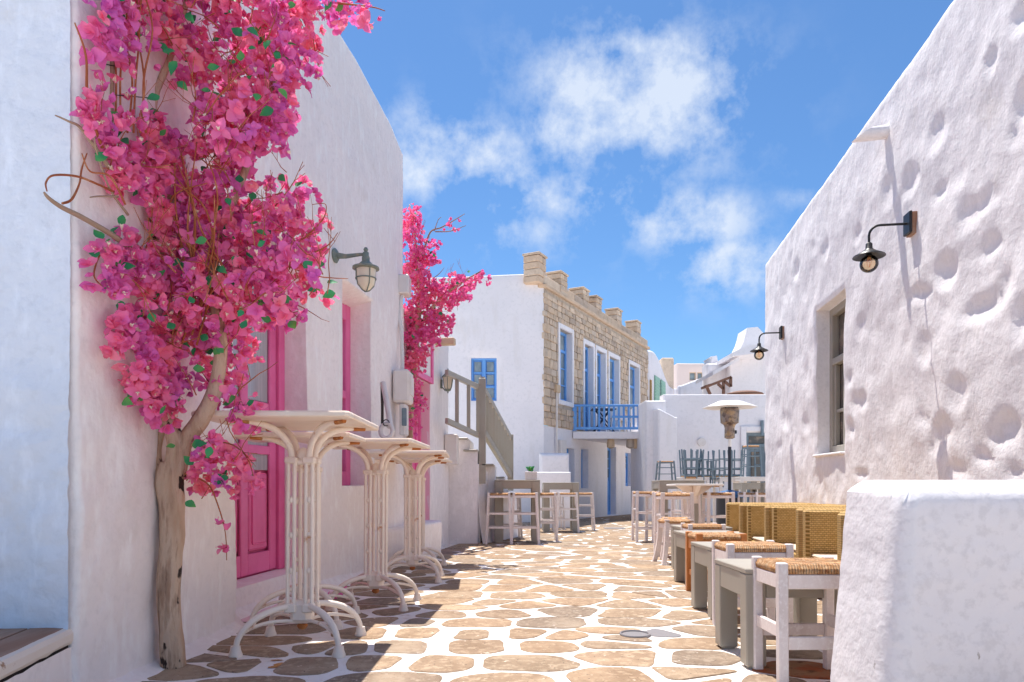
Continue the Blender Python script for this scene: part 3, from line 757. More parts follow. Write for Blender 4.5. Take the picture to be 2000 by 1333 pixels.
# plaster bench under that door
bp0, bp1 = G(797, 1103), G(863, 1085)
FBn = Frame((bp0.x, bp0.y), (bp1.x - bp0.x, bp1.y - bp0.y), (bp1.y - bp0.y, -(bp1.x - bp0.x)))
mb = MB(); ln_ = (Vector((bp1.x, bp1.y)) - Vector((bp0.x, bp0.y))).length
wall(mb, FBn, -.9, ln_ - .03, gz(8) - .1, .235, [], .09, lambda a, z: .012 * nz3(a * 3, z * 3, 8) + .035 * max(0, (z - .0)) , T=.55, r=.035, ends=(True, True))
o = mb.build('plaster_bench', M_['plaster_left'], None, smooth=50, fix=False); tag(o, 'built-in white plaster bench below the second pink door', 'bench')

# ------------------------------------------------------------------ stair
stair = empty('outdoor_staircase', (-.5, 10.3, gz(10)), 'white plaster stair with a grey wooden handrail beside the bar tables', 'staircase'); OFF[stair.name] = Vector((-.5, 10.3, gz(10)))
FT = Frame((P(878, 900, 9.9).x, 9.9), (1, 0), (0, -1))
k = 9.9 / F
mb = MB()
dT = lambda a, z: .012 * nz3(a * 2, z * 2, 41) + .004 * nz3(a * 7, z * 7, 2)
def topT(a): return EYE + (HY - 856) * k
stw = 67 * k
wall(mb, FT, -.35, 34 * k, -.4, 1.34, [], .08, dT, T=.9, r=.03, ends=(False, False))
wall(mb, FT, 34 * k, 55 * k, -.4, 1.16, [], .08, dT, T=1.2, r=.03, ends=(False, False))
mb.build('landing_wall', M_['plaster'], stair, smooth=50, fix=False)
# flared flank that runs back beside the flight
mb = MB()
A0 = Vector((FT.o.x + 55 * k, 9.9, 0)); 
rows = []
nS = 16
for i in range(nS + 1):
    t = i / nS; x = A0.x + .0 + .12 * t + .52 * max(0, t - .12); y = 9.9 + .06 * t * 10 * .2 + 1.7 * max(0, t - .1)
    zt = .98 - .98 * .62 * max(0, t - .12)
    rows.append([(x + .10 * (1 - z_) ** 3 * (1 if t < .99 else 1), y - .03 * (1 - z_) ** 3, gz(y) - .1 + (zt - gz(y) + .1) * z_) for z_ in [q_ / 10 for q_ in range(11)]] + [(x - .06, y + .05, zt + .02), (x - .8, y + .4, zt + .02)])
for r_ in rows: mb.v.extend([Vector(v) for v in r_])
for i in range(nS):
    for q_ in range(12): a = i * 13 + q_; mb.f.append([a, a + 13, a + 14, a + 1]); mb.mi.append(0)
mb.build('flank_wall', M_['plaster'], stair, smooth=50, fix=False)
for (x0, x1, py) in ((888, 913, 856), (905, 933, 879), (941, 964, 907), (958, 985, 932)):
    yy_ = 9.86 if py < 900 else 9.95 if py < 920 else 10.7
    q = MB(); a = P(x0, py, yy_); b = P(x1, py, yy_); q.box(a.x, b.x, yy_, yy_ + .9, a.z - .022, a.z + .006, .006); q.build('tread', M_['greywood'], stair)
    q = MB(); q.box(a.x + .03, b.x + .30 - (px_i := x0 * .0003), yy_ + .12 + (x0 - 888) * .004, yy_ + .9 + x0 * .0002, gz(10) - .1, a.z - .025); q.build('riser', M_['plaster'], stair)
# handrail: landing part and the flight
Pt = P(942, 737, 10.0); Pb = P(942, 945, 10.0)
q = MB(); q.box(Pt.x - .052, Pt.x + .052, 9.95, 10.05, Pb.z, Pt.z - .02, .006); q.box(Pt.x - .04, Pt.x + .04, 9.96, 10.04, Pt.z - .02, Pt.z, .02); q.build('newel_post', M_['greywood'], stair)
ra, rb = P(935, 757, 10.0), P(872, 728, 8.9); la, lb = P(935, 851, 10.0), P(872, 822, 8.9)
q = MB(); q.bar(rb, ra, .05, .075, bev=.005); q.bar(lb, la, .045, .075, bev=.005); q.build('handrail', M_['greywood'], stair)
for t in (.30, .66, .97):
    a = lb.lerp(la, t); b = rb.lerp(ra, t); q = MB(); q.bar(a + Vector((0, 0, .03)), (b.x, b.y, b.z - .035), .05, .05, up=(0, 1, 0)); q.build('baluster', M_['greywood'], stair)
u0, u1 = P(946, 762, 10.0), P(997, 856, 11.5); v0, v1 = P(946, 846, 10.0), P(997, 930, 11.5)
q = MB(); q.bar(u0, u1, .05, .08, bev=.005); q.bar(v0, v1, .06, .10, bev=.005); q.build('handrail', M_['greywood'], stair)
for i in range(8):
    t = .09 + i * .115; a = v0.lerp(v1, t); b = u0.lerp(u1, t); q = MB(); q.bar(a + Vector((0, 0, .03)), (a.x, a.y, b.z - .035), .055, .045, up=(0, 1, 0)); q.build('baluster', M_['greywood'], stair)
q = MB(); q.box(u1.x - .05, u1.x + .05, 11.48, 11.58, v1.z - .25, u1.z + .06, .006); q.build('newel_post', M_['greywood'], stair)

# ------------------------------------------------------------------ stone fronted house with the balcony
hs = empty('stone_house', (1.8, 19, gz(19)), 'sandstone fronted house with blue windows and six stone chimneys', 'house'); OFF[hs.name] = Vector((1.8, 19, gz(19)))
SE = FS.s(1264); zc = 5.53
# windows of the upper floor: px left/right of the white surround, top/bottom of the blue frame
def fz(px, py): return FS.z(px, py)
wins = []
for (x0, x1, ytop, ybot) in ((1088, 1118, 652, 782), (1137, 1159, 680, 846), (1161, 1183, 692, 846), (1186, 1209, 704, 846), (1226, 1248, 719, 846)):
    xm = (x0 + x1) / 2; s0_, s1_ = FS.s(x0), FS.s(x1); wins.append((s0_, s1_, fz(xm, ybot) - .03 if ybot < 800 else 2.16, fz(xm, ytop) + .1))
zstone = 2.10
# backing walls: lower plaster with doors, upper mortar bed
lows = []
for (x0, x1, yt, yb) in ((1101, 1123, 876, 1010), (1136, 1150, 878, 954), (1187, 1204, 873, 1004), (1222, 1237, 885, 950), (1240, 1256, 886, 1003)):
    xm = (x0 + x1) / 2; lows.append((FS.s(x0), FS.s(x1), max(FS.z(xm, yb), gz(22) + .02) if yb < 1000 else gz(FS.Y(xm)) + .03, FS.z(xm, yt), .22))
mb = MB(); wall(mb, FS, 0, SE, -.6, zstone, lows, .25, lambda a, z: .012 * nz3(a * 1.4, z * 1.4, 77), T=.5, r=.012, ends=(False, True))
mb.build('lower_wall', M_['plaster_far'], hs, smooth=50, fix=False)
holes = [(a + .10, b - .10, c, d - .02, .20) for a, b, c, d in wins]
mb = MB(); wall(mb, FS, 0, SE, zstone + .02, zc, holes, .3, None, T=4, r=.02, ends=(False, True))
mb.build('upper_wall', M_['house_mortar'], hs, smooth=50, fix=False)
# stones of the facade
rg = random.Random(5); stones = []
z = zstone + .03; row = 0
while z < zc - .10:
    h = rg.uniform(.11, .22); h = min(h, zc - .04 - z); a = rg.uniform(-.05, 0) + .012
    tall = rg.random() < .25
    while a < SE - .02:
        w = rg.uniform(.10, .2) if tall else rg.uniform(.15, .38); b = min(a + w, SE - .012)
        segs = [(a, b)]
        for (ws, we, wz0, wz1) in wins:
            if wz0 - .12 < z + h / 2 < wz1 + .13:
                out = []
                for (x, y) in segs:
                    if y <= ws or x >= we: out.append((x, y))
                    else:
                        if x < ws - .05: out.append((x, ws - .012))
                        if y > we + .05: out.append((we + .012, y))
                segs = out
        for (x, y) in segs:
            if y - x > .05: stones.append((x, y, z, z + h))
        a = b + rg.uniform(.012, .03)
    z += h + rg.uniform(.012, .028); row += 1
variants = []
for k in range(7):
    m_ = MB(); rr = random.Random(k)
    m_.box(-.5, .5, -.5, .5, -.5, .5, .09)
    for v in m_.v:
        v.x += rr.uniform(-.035, .035); v.z += rr.uniform(-.045, .045)
        if v.y > 0: v.y += rr.uniform(-.12, .2)
    variants.append(m_)
vmesh = [m_.mesh('stone', M_['house_stone']) for m_ in variants]
FSa = atan2(FS.u.y, FS.u.x)
def put_stone(name, fr, fa, x, y, z0, z1, d, parent, proud=.03, flip=1):
    c = fr.p((x + y) / 2, (z0 + z1) / 2, d)
    o = link(name, rg.choice(vmesh), parent, c - OFF[parent.name], (0, 0, fa), (y - x, -.09 if flip > 0 else .09, z1 - z0)); return o
# nearest stones as parts, the rest joined
rest = MB(); stones.sort(key=lambda q: q[0])
mS = Matrix((FS.u, FS.n, Vector((0, 0, 1)))).transposed().to_4x4()
for i, (x, y, z0, z1) in enumerate(stones):
    if i < 290:
        c = FS.p((x + y) / 2, (z0 + z1) / 2, rg.uniform(-.008, .012))
        m3 = Matrix.Translation(c - OFF[hs.name]) @ mS @ Matrix.Diagonal((y - x, .07, z1 - z0, 1))
        o = bpy.data.objects.new('stone', rg.choice(vmesh)); COL.objects.link(o); o.parent = hs; o.matrix_basis = m3
    else:
        m_ = rg.choice(variants); st = len(rest.v); rest.add(m_.v, m_.f)
        rest.xf(Matrix.Translation(FS.p((x + y) / 2, (z0 + z1) / 2, rg.uniform(-.008, .012))) @ mS @ Matrix.Diagonal((y - x, .07, z1 - z0, 1)), st)
o = rest.build('far_stones', M_['house_stone'], hs); o['kind'] = 'stuff'
print('facade stones', len(stones))
# white surrounds and blue windows
for wi, (a, b, c, d) in enumerate(wins):
    q = MB(); door_ = c < 2.3
    fbox(q, FS, a, a + .10, c - (.0 if door_ else .12), d + .10, -.02, .05, .01); fbox(q, FS, b - .10, b, c - (.0 if door_ else .12), d + .10, -.02, .05, .01); fbox(q, FS, a + .102, b - .102, d - .02, d + .10, -.02, .05, .01)
    if not door_: fbox(q, FS, a + .102, b - .102, c - .12, c, -.02, .055, .01)
    # plaster reveals
    fbox(q, FS, a + .102, a + .108, c, d - .022, -.19, .045); fbox(q, FS, b - .108, b - .102, c, d - .022, -.19, .045)
    q.build('window_surround', M_['plaster_far'], hs)
    q = MB(); A_, B_ = a + .11, b - .11; D = -.13
    for (e, f_, g_, h_) in ((A_, A_ + .07, c, d - .03), (B_ - .07, B_, c, d - .03), (A_ + .072, B_ - .072, c, c + .08), (A_ + .072, B_ - .072, d - .1, d - .03)): fbox(q, FS, e, f_, g_, h_, D - .05, D)
    zt = d - .03 - (d - c) * .27; m = (A_ + B_) / 2
    fbox(q, FS, A_ + .072, B_ - .072, zt - .035, zt + .035, D - .04, D + .01)
    fbox(q, FS, m - .035, m + .035, c + .082, zt - .037, D - .04, D - .002)
    for t in (.33, .66): fbox(q, FS, A_ + .073, B_ - .073, c + (zt - c) * t - .014, c + (zt - c) * t + .014, D - .035, D - .006)
    wnd = q.build('window', M_['blue'], hs)
    q = MB(); fbox(q, FS, A_ + .05, m, c + .05, d - .07, D - .06, D - .042); q.build('pane', M_['pane'], wnd)
    q = MB(); fbox(q, FS, m + .001, B_ - .05, c + .05, d - .07, D - .06, D - .042); q.build('pane', M_['pane'], wnd)
# lower doors and window
for li, (a, b, c, d, dp) in enumerate(lows):
    if li == 4:
        q = MB(); fbox(q, FS, a - .02, b + .02, c - .05, d + .02, -dp - .06, -dp - .01); q.build('inner_wall', M_['plaster_far'], hs); continue
    q = MB(); fbox(q, FS, a - .02, b + .02, c - .03, d + .02, -dp - .07, -dp - .03, 0); m = (a + b) / 2
    for (e, f_, g_, h_) in ((a, a + .08, c, d), (b - .08, b, c, d), (a + .081, b - .081, c, c + .1), (a + .081, b - .081, d - .1, d), (m - .04, m + .04, c + .101, d - .101)): fbox(q, FS, e, f_, g_, h_, -dp - .03, -dp + .02)
    nm = 'window' if li in (1, 3) else 'door'
    wnd = q.build(nm, M_['blue'], hs)
    for (e, f_) in ((a + .085, m - .045), (m + .045, b - .085)):
        if li == 1:
            for kk in range(14):
                zz_ = c + .12 + (d - c - .24) * kk / 14; q = MB(); q2 = fbox(q, FS, e, f_, zz_, zz_ + .05, -dp - .028, -dp + .004); q.build('slat', M_['blue'], wnd)
        else:
            q = MB(); fbox(q, FS, e, f_, c + (d - c) * .55, d - .105, -dp - .03, -dp - .018); q.build('pane', M_['pane'], wnd)
            q = MB(); fbox(q, FS, e + .01, f_ - .01, c + .12, c + (d - c) * .5, -dp - .03, -dp - .004, .01); q.build('panel', M_['blue'], wnd)
            for t in (.68, .82):
                q = MB(); fbox(q, FS, e, f_, c + (d - c) * t, c + (d - c) * t + .03, -dp - .017, -dp); q.build('glazing_bar', M_['blue'], wnd)
# cornice, parapet, chimneys
q = MB(); fbox(q, FS, -.06, SE + .05, zc + .005, zc + .10, -.30, .10, .02); q.build('cornice', M_['house_stone'], hs)
q = MB(); n = 9
for i in range(n):
    a = -.02 + (SE + .02) * i / n; fbox(q, FS, a + .004, -.02 + (SE + .02) * (i + 1) / n - .004, zc + .102, zc + .34 + .02 * nz3(i * 3.1, 0), -.24, .02, .02)
q.build('parapet', M_['house_stone'], hs)
for (x0, x1, yt) in ((1035, 1068, 492), (1090, 1117, 535), (1134, 1159, 566), (1160, 1181, 581), (1201, 1223, 606), (1239, 1261, 630)):
    a, b = FS.s(x0 + 4, 0), FS.s(x1 - 5, 0)
    if x0 == 1035: a, b = -.33, .12
    else: b = a + .46
    ztop = FS.z((x0 + x1) / 2, yt); ztop = min(ztop, zc + 1.05)
    q = MB(); fbox(q, FS, a - .03, b + .03, ztop - .055, ztop, -.43, .05, .015); ch = q.build('chimney', M_['house_stone'], hs)
    z = zc + .08; kk = 0
    nrow = 4; hh = (ztop - .06 - z) / nrow
    for kk in range(nrow):
        if kk % 2: parts_ = ((a, a + (b - a) * .55), (a + (b - a) * .57, b))
        else: parts_ = ((a, b),)
        for (x, y) in parts_:
            q = MB(); fbox(q, FS, x, y, z + .004, z + hh - .006, -.40 + rg.uniform(-.008, .008), .02 + rg.uniform(-.01, .01), .014); q.build('block', M_['house_stone'], ch)
        z += hh
# gable wall with the blue window
FG = Frame((.79, 17.0), (-1, .012), (-.012, -1)); kg = 17 / F
gw = [(FG.s(970), FG.s(920), EYE + (HY - 783) * kg, EYE + (HY - 699) * kg, .10)]
mb = MB(); wall(mb, FG, 0, 3.2, -.4, 5.86, gw, .2, lambda a, z: .018 * nz3(a * .8, z * .8, 50) + .006 * nz3(a * 3, z * 3, 5), T=2.2, r=.05, ends=(False, True), top=lambda a: 5.86 - .035 * a)
mb.build('gable_wall', M_['plaster_far'], hs, smooth=50, fix=False)
a, b, c, d, dp = gw[0]; m = (a + b) / 2; q = MB(); fbox(q, FG, a - .02, b + .02, c - .02, d + .02, -dp - .06, -dp - .03)
for (e, f_, g_, h_) in ((a, a + .05, c, d), (b - .05, b, c, d), (a + .051, b - .051, c, c + .05), (a + .051, b - .051, d - .05, d), (m - .045, m + .045, c + .051, d - .051)): fbox(q, FG, e, f_, g_, h_, -dp - .03, -dp + .03, .004)
for t in (.33, .66):
    for (e, f_) in ((a + .052, m - .047), (m + .047, b - .052)): fbox(q, FG, e, f_, c + (d - c) * t - .02, c + (d - c) * t + .02, -dp - .03, -dp + .018)
wnd = q.build('window', M_['blue'], hs)
for (e, f_) in ((a + .075, m - .07), (m + .07, b - .075)):
    for t in (0, 1, 2):
        z0_ = c + .05 + (d - c - .1) * t / 3; q = MB(); fbox(q, FG, e, f_, z0_ + .04, z0_ + (d - c - .1) / 3 - .035, -dp - .03, -dp - .01); q.build('pane', M_['pane'], wnd)
# drain pipe and box on the facade
q = MB(); q.tube([FS.p(FS.s(1083), 3.0, .06), FS.p(FS.s(1083), 1.2, .06)], .03, 6); q.build('conduit', M_['pvc'], hs)
q = MB(); fbox(q, FS, FS.s(1080), FS.s(1087), 3.0, 3.2, .02, .12, .01); q.build('junction_box', M_['clay'], hs)
q = MB(); fbox(q, FS, FS.s(1088), FS.s(1099), .95, 1.8, .01, .12, .015); q.build('meter_cupboard', M_['pvc'], hs)

# balcony
bY = 18.6; bx0, bx1 = (1119 - 1000) / F * bY, (1261 - 1000) / F * bY
bal = empty('balcony', (2.6, 18.7, 1.9), 'white concrete balcony with a blue wooden railing on the stone house', 'balcony'); OFF[bal.name] = Vector((2.6, 18.7, 1.9))
q = MB(); pol = [(bx0, bY), (bx1 + .9, bY), (bx1 + .9, FS.p(SE, 0).y - .3), (FS.p(SE, 0).x, FS.p(SE, 0).y - .3)]
e0 = FS.p(FS.s(1119) + .05, 0, -.0)
pol = [(bx0, bY), (bx1 + 1.2, bY), (FS.p(SE, 0, .0).x, FS.p(SE, 0).y), (e0.x, e0.y)]
q.prism(pol, 1.88, 2.07, lambda a, b, d: (a, b, d)); q.build('slab', M_['plaster_far'], bal)
zr0, zr1 = 2.10, EYE + (HY - 790) * bY / F
q = MB(); q.box(bx0 + .02, bx1, bY + .03, bY + .09, zr1 - .06, zr1, .008); q.build('top_rail', M_['blue'], bal)
q = MB(); q.box(bx0 + .02, bx1, bY + .03, bY + .09, zr0 + .03, zr0 + .10, .008); q.build('bottom_rail', M_['blue'], bal)
nb = 15
for i in range(nb):
    x = bx0 + .05 + (bx1 - bx0 - .1) * i / (nb - 1); q = MB(); w_ = .055 if i == 0 else .028
    q.box(x - w_, x + w_, bY + .04, bY + .08, zr0 + .101 if i else zr0 - .0, zr1 - .061, .004); q.build('baluster', M_['blue'], bal)
q = MB(); q.bar(Vector((bx0 + .04, bY + .09, zr1 - .03)), Vector((e0.x + .05, e0.y - .1, zr1 - .03)), .06, .05); q.bar(Vector((bx0 + .04, bY + .09, zr0 + .06)), Vector((e0.x + .05, e0.y - .1, zr0 + .06)), .06, .05); q.build('side_rail', M_['blue'], bal)
q = MB(); x0_ = (1235 - 1000) / F * (bY - .02); q.box(x0_ - .55, x0_ + .55, bY + .0, bY + .028, zr1 - .37, zr1 - .31, .004); q.build('middle_rail', M_['blue'], bal)
for px_ in (1190, 1196, 1235, 1242):       # broken pots and stones hanging under the slab
    pass
# stumps of beams under the slab
for (px_, w_) in ((1193, .22), (1232, .26), (1241, .2)):
    q = MB(); c_ = P(px_, 866, 18.9); q.lathe([(.04, -.16), (w_ / 2, -.12), (w_ / 2, .0), (w_ / 2.4, .1)], 7, (c_.x, c_.y, 1.78)); q.build('beam_stump', M_['clay'] if px_ != 1232 else M_['house_mortar'], bal)

# balcony furniture
chair = empty('balcony_chair', P(1207, 840, 19.6), 'white plastic chair behind the blue balcony railing', 'chair'); OFF[chair.name] = chair.location.copy()
cp = chair.location; cp.z = 2.075; OFF[chair.name] = cp.copy(); X0 = cp.x; Y0_ = cp.y
q = MB(); q.box(X0 - .24, X0 + .24, Y0_ - .24, Y0_ + .24, 2.49, 2.53, .015); q.build('seat', M_['signpaper'], chair)
q = MB()
for i in range(9):
    a = -1 + i / 4; q.v += [Vector((X0 + .23 * a, Y0_ + .24 + .04 * (1 - a * a), 2.53)), Vector((X0 + .20 * a, Y0_ + .30 + .04 * (1 - a * a), 2.86 + .07 * (1 - a * a))), Vector((X0 + .20 * a, Y0_ + .33 + .04 * (1 - a * a), 2.86 + .07 * (1 - a * a))), Vector((X0 + .23 * a, Y0_ + .27 + .04 * (1 - a * a), 2.53))]
for i in range(8):
    for kq in range(4): a = i * 4; q.f.append([a + kq, a + (kq + 1) % 4, a + 4 + (kq + 1) % 4, a + 4 + kq]); q.mi.append(0)
q.f += [[0, 1, 2, 3], [35, 34, 33, 32]]; q.mi += [0, 0]
q.build('backrest', M_['signpaper'], chair)
for sx in (-1, 1):
    for sy in (-1, 1):
        q = MB(); q.bar((X0 + sx * .26, Y0_ + sy * .26, 2.075), (X0 + sx * .21, Y0_ + sy * .21, 2.5), .05, .03); q.build('leg', M_['signpaper'], chair)
tb = empty('balcony_table', (P(1178, 0, 19.3).x, 19.3, 2.075), 'small black folding table behind the blue balcony railing', 'table'); OFF[tb.name] = tb.location.copy(); X0, Y0_ = tb.location.x, 19.3
q = MB(); q.box(X0 - .34, X0 + .34, Y0_ - .28, Y0_ + .28, 2.72, 2.75, .01); q.build('table_top', M_['blackp'], tb)
for sx in (-1, 1):
    for yy_ in (-.22, .22):
        q = MB(); q.bar((X0 + sx * .3, Y0_ + yy_, 2.075), (X0 - sx * .18, Y0_ + yy_, 2.72), .035, .035); q.build('leg', M_['blackp'], tb)

# white low walls in front of the stone house
FL1 = Frame((P(1062, 0, 15.8).x, 15.8), (1, 0), (0, -1)); kk = 15.8 / F
mb = MB(); wall(mb, FL1, .0, 42 * kk, -.4, EYE + (HY - 893) * kk, [], .12, lambda a, z: .02 * nz3(a * 2, z * 2, 4), T=.5, r=.09)
o = mb.build('low_wall', M_['plaster_far'], None, smooth=50, fix=False); tag(o, 'rounded white wall at the foot of the stone house corner', 'wall')
FL2 = Frame((P(1040, 0, 14.4).x, 14.4), (1, 0), (0, -1)); kk = 14.4 / F
mb = MB(); wall(mb, FL2, .0, 72 * kk, -.4, EYE + (HY - 925) * kk, [], .12, lambda a, z: .015 * nz3(a * 2, z * 2, 4), T=.35, r=.03)
o = mb.build('low_wall', M_['plaster_far'], None, smooth=50, fix=False); tag(o, 'flat topped low white wall behind the left bar tables', 'wall')
# pier at the right end of the balcony, with the coping that steps down behind it
FP = Frame((P(1261, 0, 17.6).x, 17.6), (1, 0), (0, -1)); kk = 17.6 / F
mb = MB(); wall(mb, FP, .06, 36 * kk, -.5, EYE + (HY - 787) * kk, [], .12, lambda a, z: .02 * nz3(a * 1.5, z * 1.5, 4) , T=2.2, r=.06)
o = mb.build('pier', M_['plaster_far'], None, smooth=50, fix=False); tag(o, 'tall white pier at the right end of the balcony', 'wall')
mb = MB(); FP2 = Frame((P(1290, 0, 17.3).x, 17.3), (1, .25), (.25, -1)); wall(mb, FP2, .0, .42, -.5, EYE + (HY - 810) * kk, [], .1, lambda a, z: .02 * nz3(a * 1.5, z * 1.5, 4), T=.8, r=.06, top=lambda a: EYE + (HY - 806) * kk - .45 * a)
o = mb.build('stepped_wall', M_['plaster_far'], None, smooth=50, fix=False); tag(o, 'white wall with a rounded sloping coping right of the pier', 'wall')

# courtyard back wall with the grey door
FC = Frame((P(1298, 0, 17.8).x, 17.8), (1, 0), (0, -1)); kk = 17.8 / F
cd = (P(1458, 0, 17.8).x - FC.o.x, P(1500, 0, 17.8).x - FC.o.x, gz(17.8) + .03, EYE + (HY - 845) * kk, .16)
yard = empty('courtyard_wall', (5, 17.9, gz(17.9)), 'long white courtyard wall with a grey door behind the stacked chairs', 'wall'); OFF[yard.name] = Vector((5, 17.9, gz(17.9)))
mb = MB(); wall(mb, FC, 0, 4.0, -.5, EYE + (HY - 773) * kk, [cd], .16, lambda a, z: .02 * nz3(a, z, 14) + .006 * nz3(a * 4, z * 4, 5), T=.45, r=.03)
mb.build('wall_face', M_['plaster_far'], yard, smooth=50, fix=False)
q = MB(); fbox(q, FC, cd[0] - .16, cd[0] - .02, 0, cd[3] + .16, .01, .05, .01); fbox(q, FC, cd[0] - .02, cd[1] + .1, cd[3] + .02, cd[3] + .16, .01, .05, .01); q.build('door_surround', M_['plaster_far'], yard)
q = MB(); fbox(q, FC, cd[0], cd[1], cd[2], cd[3], -.2, -.14)
for (e, f_, g_, h_) in ((cd[0], cd[0] + .08, cd[2], cd[3]), (cd[0] + .081, cd[1], cd[3] - .08, cd[3]), (cd[0] + .081, cd[1], cd[3] - .38, cd[3] - .3)): fbox(q, FC, e, f_, g_, h_, -.139, -.09)
dd = q.build('door', M_['greyblue'], yard)
q = MB(); fbox(q, FC, cd[0] + .10, cd[1] - .04, cd[3] - .28, cd[3] - .1, -.138, -.12); q.build('pane', M_['darkpane'], dd)
q = MB(); fbox(q, FC, cd[0] + .16, cd[0] + .42, .35, cd[3] - .5, -.138, -.115, .01); q.build('panel', M_['darkpane'], dd)
vp = P(1370, 864, 17.8); q = MB(); q.tube([(vp.x, 17.80, vp.z), (vp.x, 17.75, vp.z)], .11, 14); q.build('vent_cover', M_['pvc'], yard)
q = MB(); q.box(P(1487, 0, 17.7).x, P(1492, 0, 17.7).x, 17.7, 17.78, 1.9, 2.3, .01); q.build('meter_box', M_['greyblue'], yard)

# ------------------------------------------------------------------ houses behind
def slab_house(name, label, frt, s1, z1, T, mt, holes=(), top=None, disp=None):
    c = frt.p(s1 / 2, gz(20), -T / 2); e = empty(name, c, label, 'house'); OFF[e.name] = c.copy()
    mb = MB(); wall(mb, frt, 0, s1, -.5, z1, holes, .35, disp or (lambda a, z: .03 * nz3(a * .8, z * .8, 4)), T=T, r=.10, top=top)
    mb.build('wall_face', mt, e, smooth=50, fix=False); return e
# green shutter house, follows on from the stone house
f0 = P(1268, 0, 26.2); f1 = P(1331, 0, 33.0)
FH = Frame((f0.x, f0.y), (f1.x - f0.x, f1.y - f0.y), (f1.y - f0.y, -(f1.x - f0.x))); LH = (f1 - f0).to_2d().length
sh = (FH.s(1281), FH.s(1300), FH.z(1290, 800), FH.z(1290, 745), .12)
e = slab_house('white_house', 'white house with green shutters beyond the stone house', FH, LH, 5.55, 4, M_['plaster_far'], [sh], top=lambda a: 5.62 - .12 * a + .25 * sin(a * 1.1))
q = MB(); fbox(q, FH, sh[0], sh[1], sh[2], sh[3], -.16, -.10); q.build('pane', M_['pane'], e)
for (x, y) in ((1279, 1288), (1291, 1299)):
    a, b = FH.s(x, .05), FH.s(y, .05); q = MB(); fbox(q, FH, a, b, sh[2] - .05, sh[3] + .05, .02, .07, .01); s_ = q.build('shutter', M_['green'], e)
    for kk_ in range(9):
        zz_ = sh[2] + .03 + (sh[3] - sh[2] - .06) * kk_ / 9; q = MB(); fbox(q, FH, a + .05, b - .05, zz_, zz_ + .07, .071, .085); q.build('slat', M_['green'], s_)
q = MB(); fbox(q, FH, FH.s(1268), FH.s(1270.5), 3.0, 4.6, .02, .06); q.build('ochre_pipe', M_['wicker'], e)
cz = P(1307, 702, 30); q = MB(); q.box(cz.x - .12, cz.x + .45, 31.0, 31.6, 4.6, cz.z + .25, .05); q.build('chimney', M_['house_stone'], e)
# peach house far away
FX = Frame((P(1326, 0, 42).x, 42), (1, .05), (.05, -1)); kx = 42 / F
hx = [((1347 - 1326) * kx, (1360 - 1326) * kx, EYE + (HY - 743) * kx, EYE + (HY - 727) * kx, .15), ((1362.5 - 1326) * kx, (1374 - 1326) * kx, EYE + (HY - 743) * kx, EYE + (HY - 727) * kx, .15)]
e = slab_house('peach_house', 'distant peach house with a pair of small windows under the sky', FX, 72 * kx, EYE + (HY - 713) * kx, 1, M_['plaster_peach'], hx)
for h in hx:
    q = MB(); fbox(q, FX, h[0], h[1], h[2], h[3], -.2, -.14); w_ = q.build('window', M_['pane'], e)
    q = MB(); 
    for (a, b, c, d) in ((h[0], h[0] + .05, h[2], h[3]), (h[1] - .05, h[1], h[2], h[3]), (h[0] + .051, h[1] - .051, h[3] - .05, h[3]), (h[0] + .051, h[1] - .051, h[2], h[2] + .05)): fbox(q, FX, a, b, c, d, -.139, -.09)
    q.build('frame', M_['clay'], w_)
# sloping white wall in front of it
FQ = Frame((P(1330, 0, 30).x, 30), (1, -.1), (-.1, -1)); kq = 30 / F
e = slab_house('white_building', 'low white outbuilding with a slanting roof line below the peach house', FQ, 68 * kq, EYE + (HY - 735) * kq, .6, M_['plaster_far'], (), top=lambda a: EYE + (HY - 757) * kq + a * .36)
# big white house on the right with a flat canopy and brown pergola
FW = Frame((P(1386, 0, 25).x, 25), (1, -.06), (-.06, -1)); kw = 25 / F
e = slab_house('white_house', 'tall white house with a curved chimney and jutting flat canopies', FW, 118 * kw, EYE + (HY - 715) * kw, .8, M_['plaster_far'], ())
q = MB(); A = P(1379, 733, 24.2); B = P(1430, 706, 24.2); q.prism([(A.x, A.z), (B.x, B.z), (B.x, B.z - .10), (A.x + .02, A.z - .12)], 23.4, 25.6, lambda a, b, d: (a, d, b)); q.build('canopy', M_['plaster_far'], e)
q = MB(); A = P(1417, 697, 24.0); B = P(1447, 682, 24.0); C = P(1500, 685, 24.0); q.prism([(A.x, A.z), (B.x, B.z), (C.x, C.z), (C.x, C.z - .16), (A.x, A.z - .13)], 23.2, 25.6, lambda a, b, d: (a, d, b)); q.build('canopy', M_['plaster_far'], e)
FW2 = Frame((P(1428, 0, 24.4).x, 24.4), (1, -.04), (-.04, -1)); mb = MB(); wall(mb, FW2, 0, 2.6, 0, P(0, 697, 24.4).z, [], .3, lambda a, z: .03 * nz3(a, z, 9), T=.8, r=.05); mb.build('front_wing', M_['plaster_far'], e, smooth=50, fix=False)
q = MB(); zc0 = P(0, 685, 25.2).z
pr = [(1444, 684), (1452, 668), (1456, 655), (1459, 641), (1480, 639), (1488, 648), (1494, 655), (1510, 655), (1510, 684)]
q.prism([(P(x, y, 25.2).x, P(x, y, 25.2).z) for x, y in pr], 25.2, 26.2, lambda a, b, d: (a, d, b)); q.build('chimney', M_['plaster_far'], e)
q = MB(); pr = [(1390, 700), (1388, 697), (1400, 695), (1402, 706), (1446, 684), (1446, 700), (1390, 735)]
q.prism([(P(x, y, 25.6).x, P(x, y, 25.6).z) for x, y in pr], 25.6, 26.6, lambda a, b, d: (a, d, b)); q.build('roof_parapet', M_['plaster_far'], e)
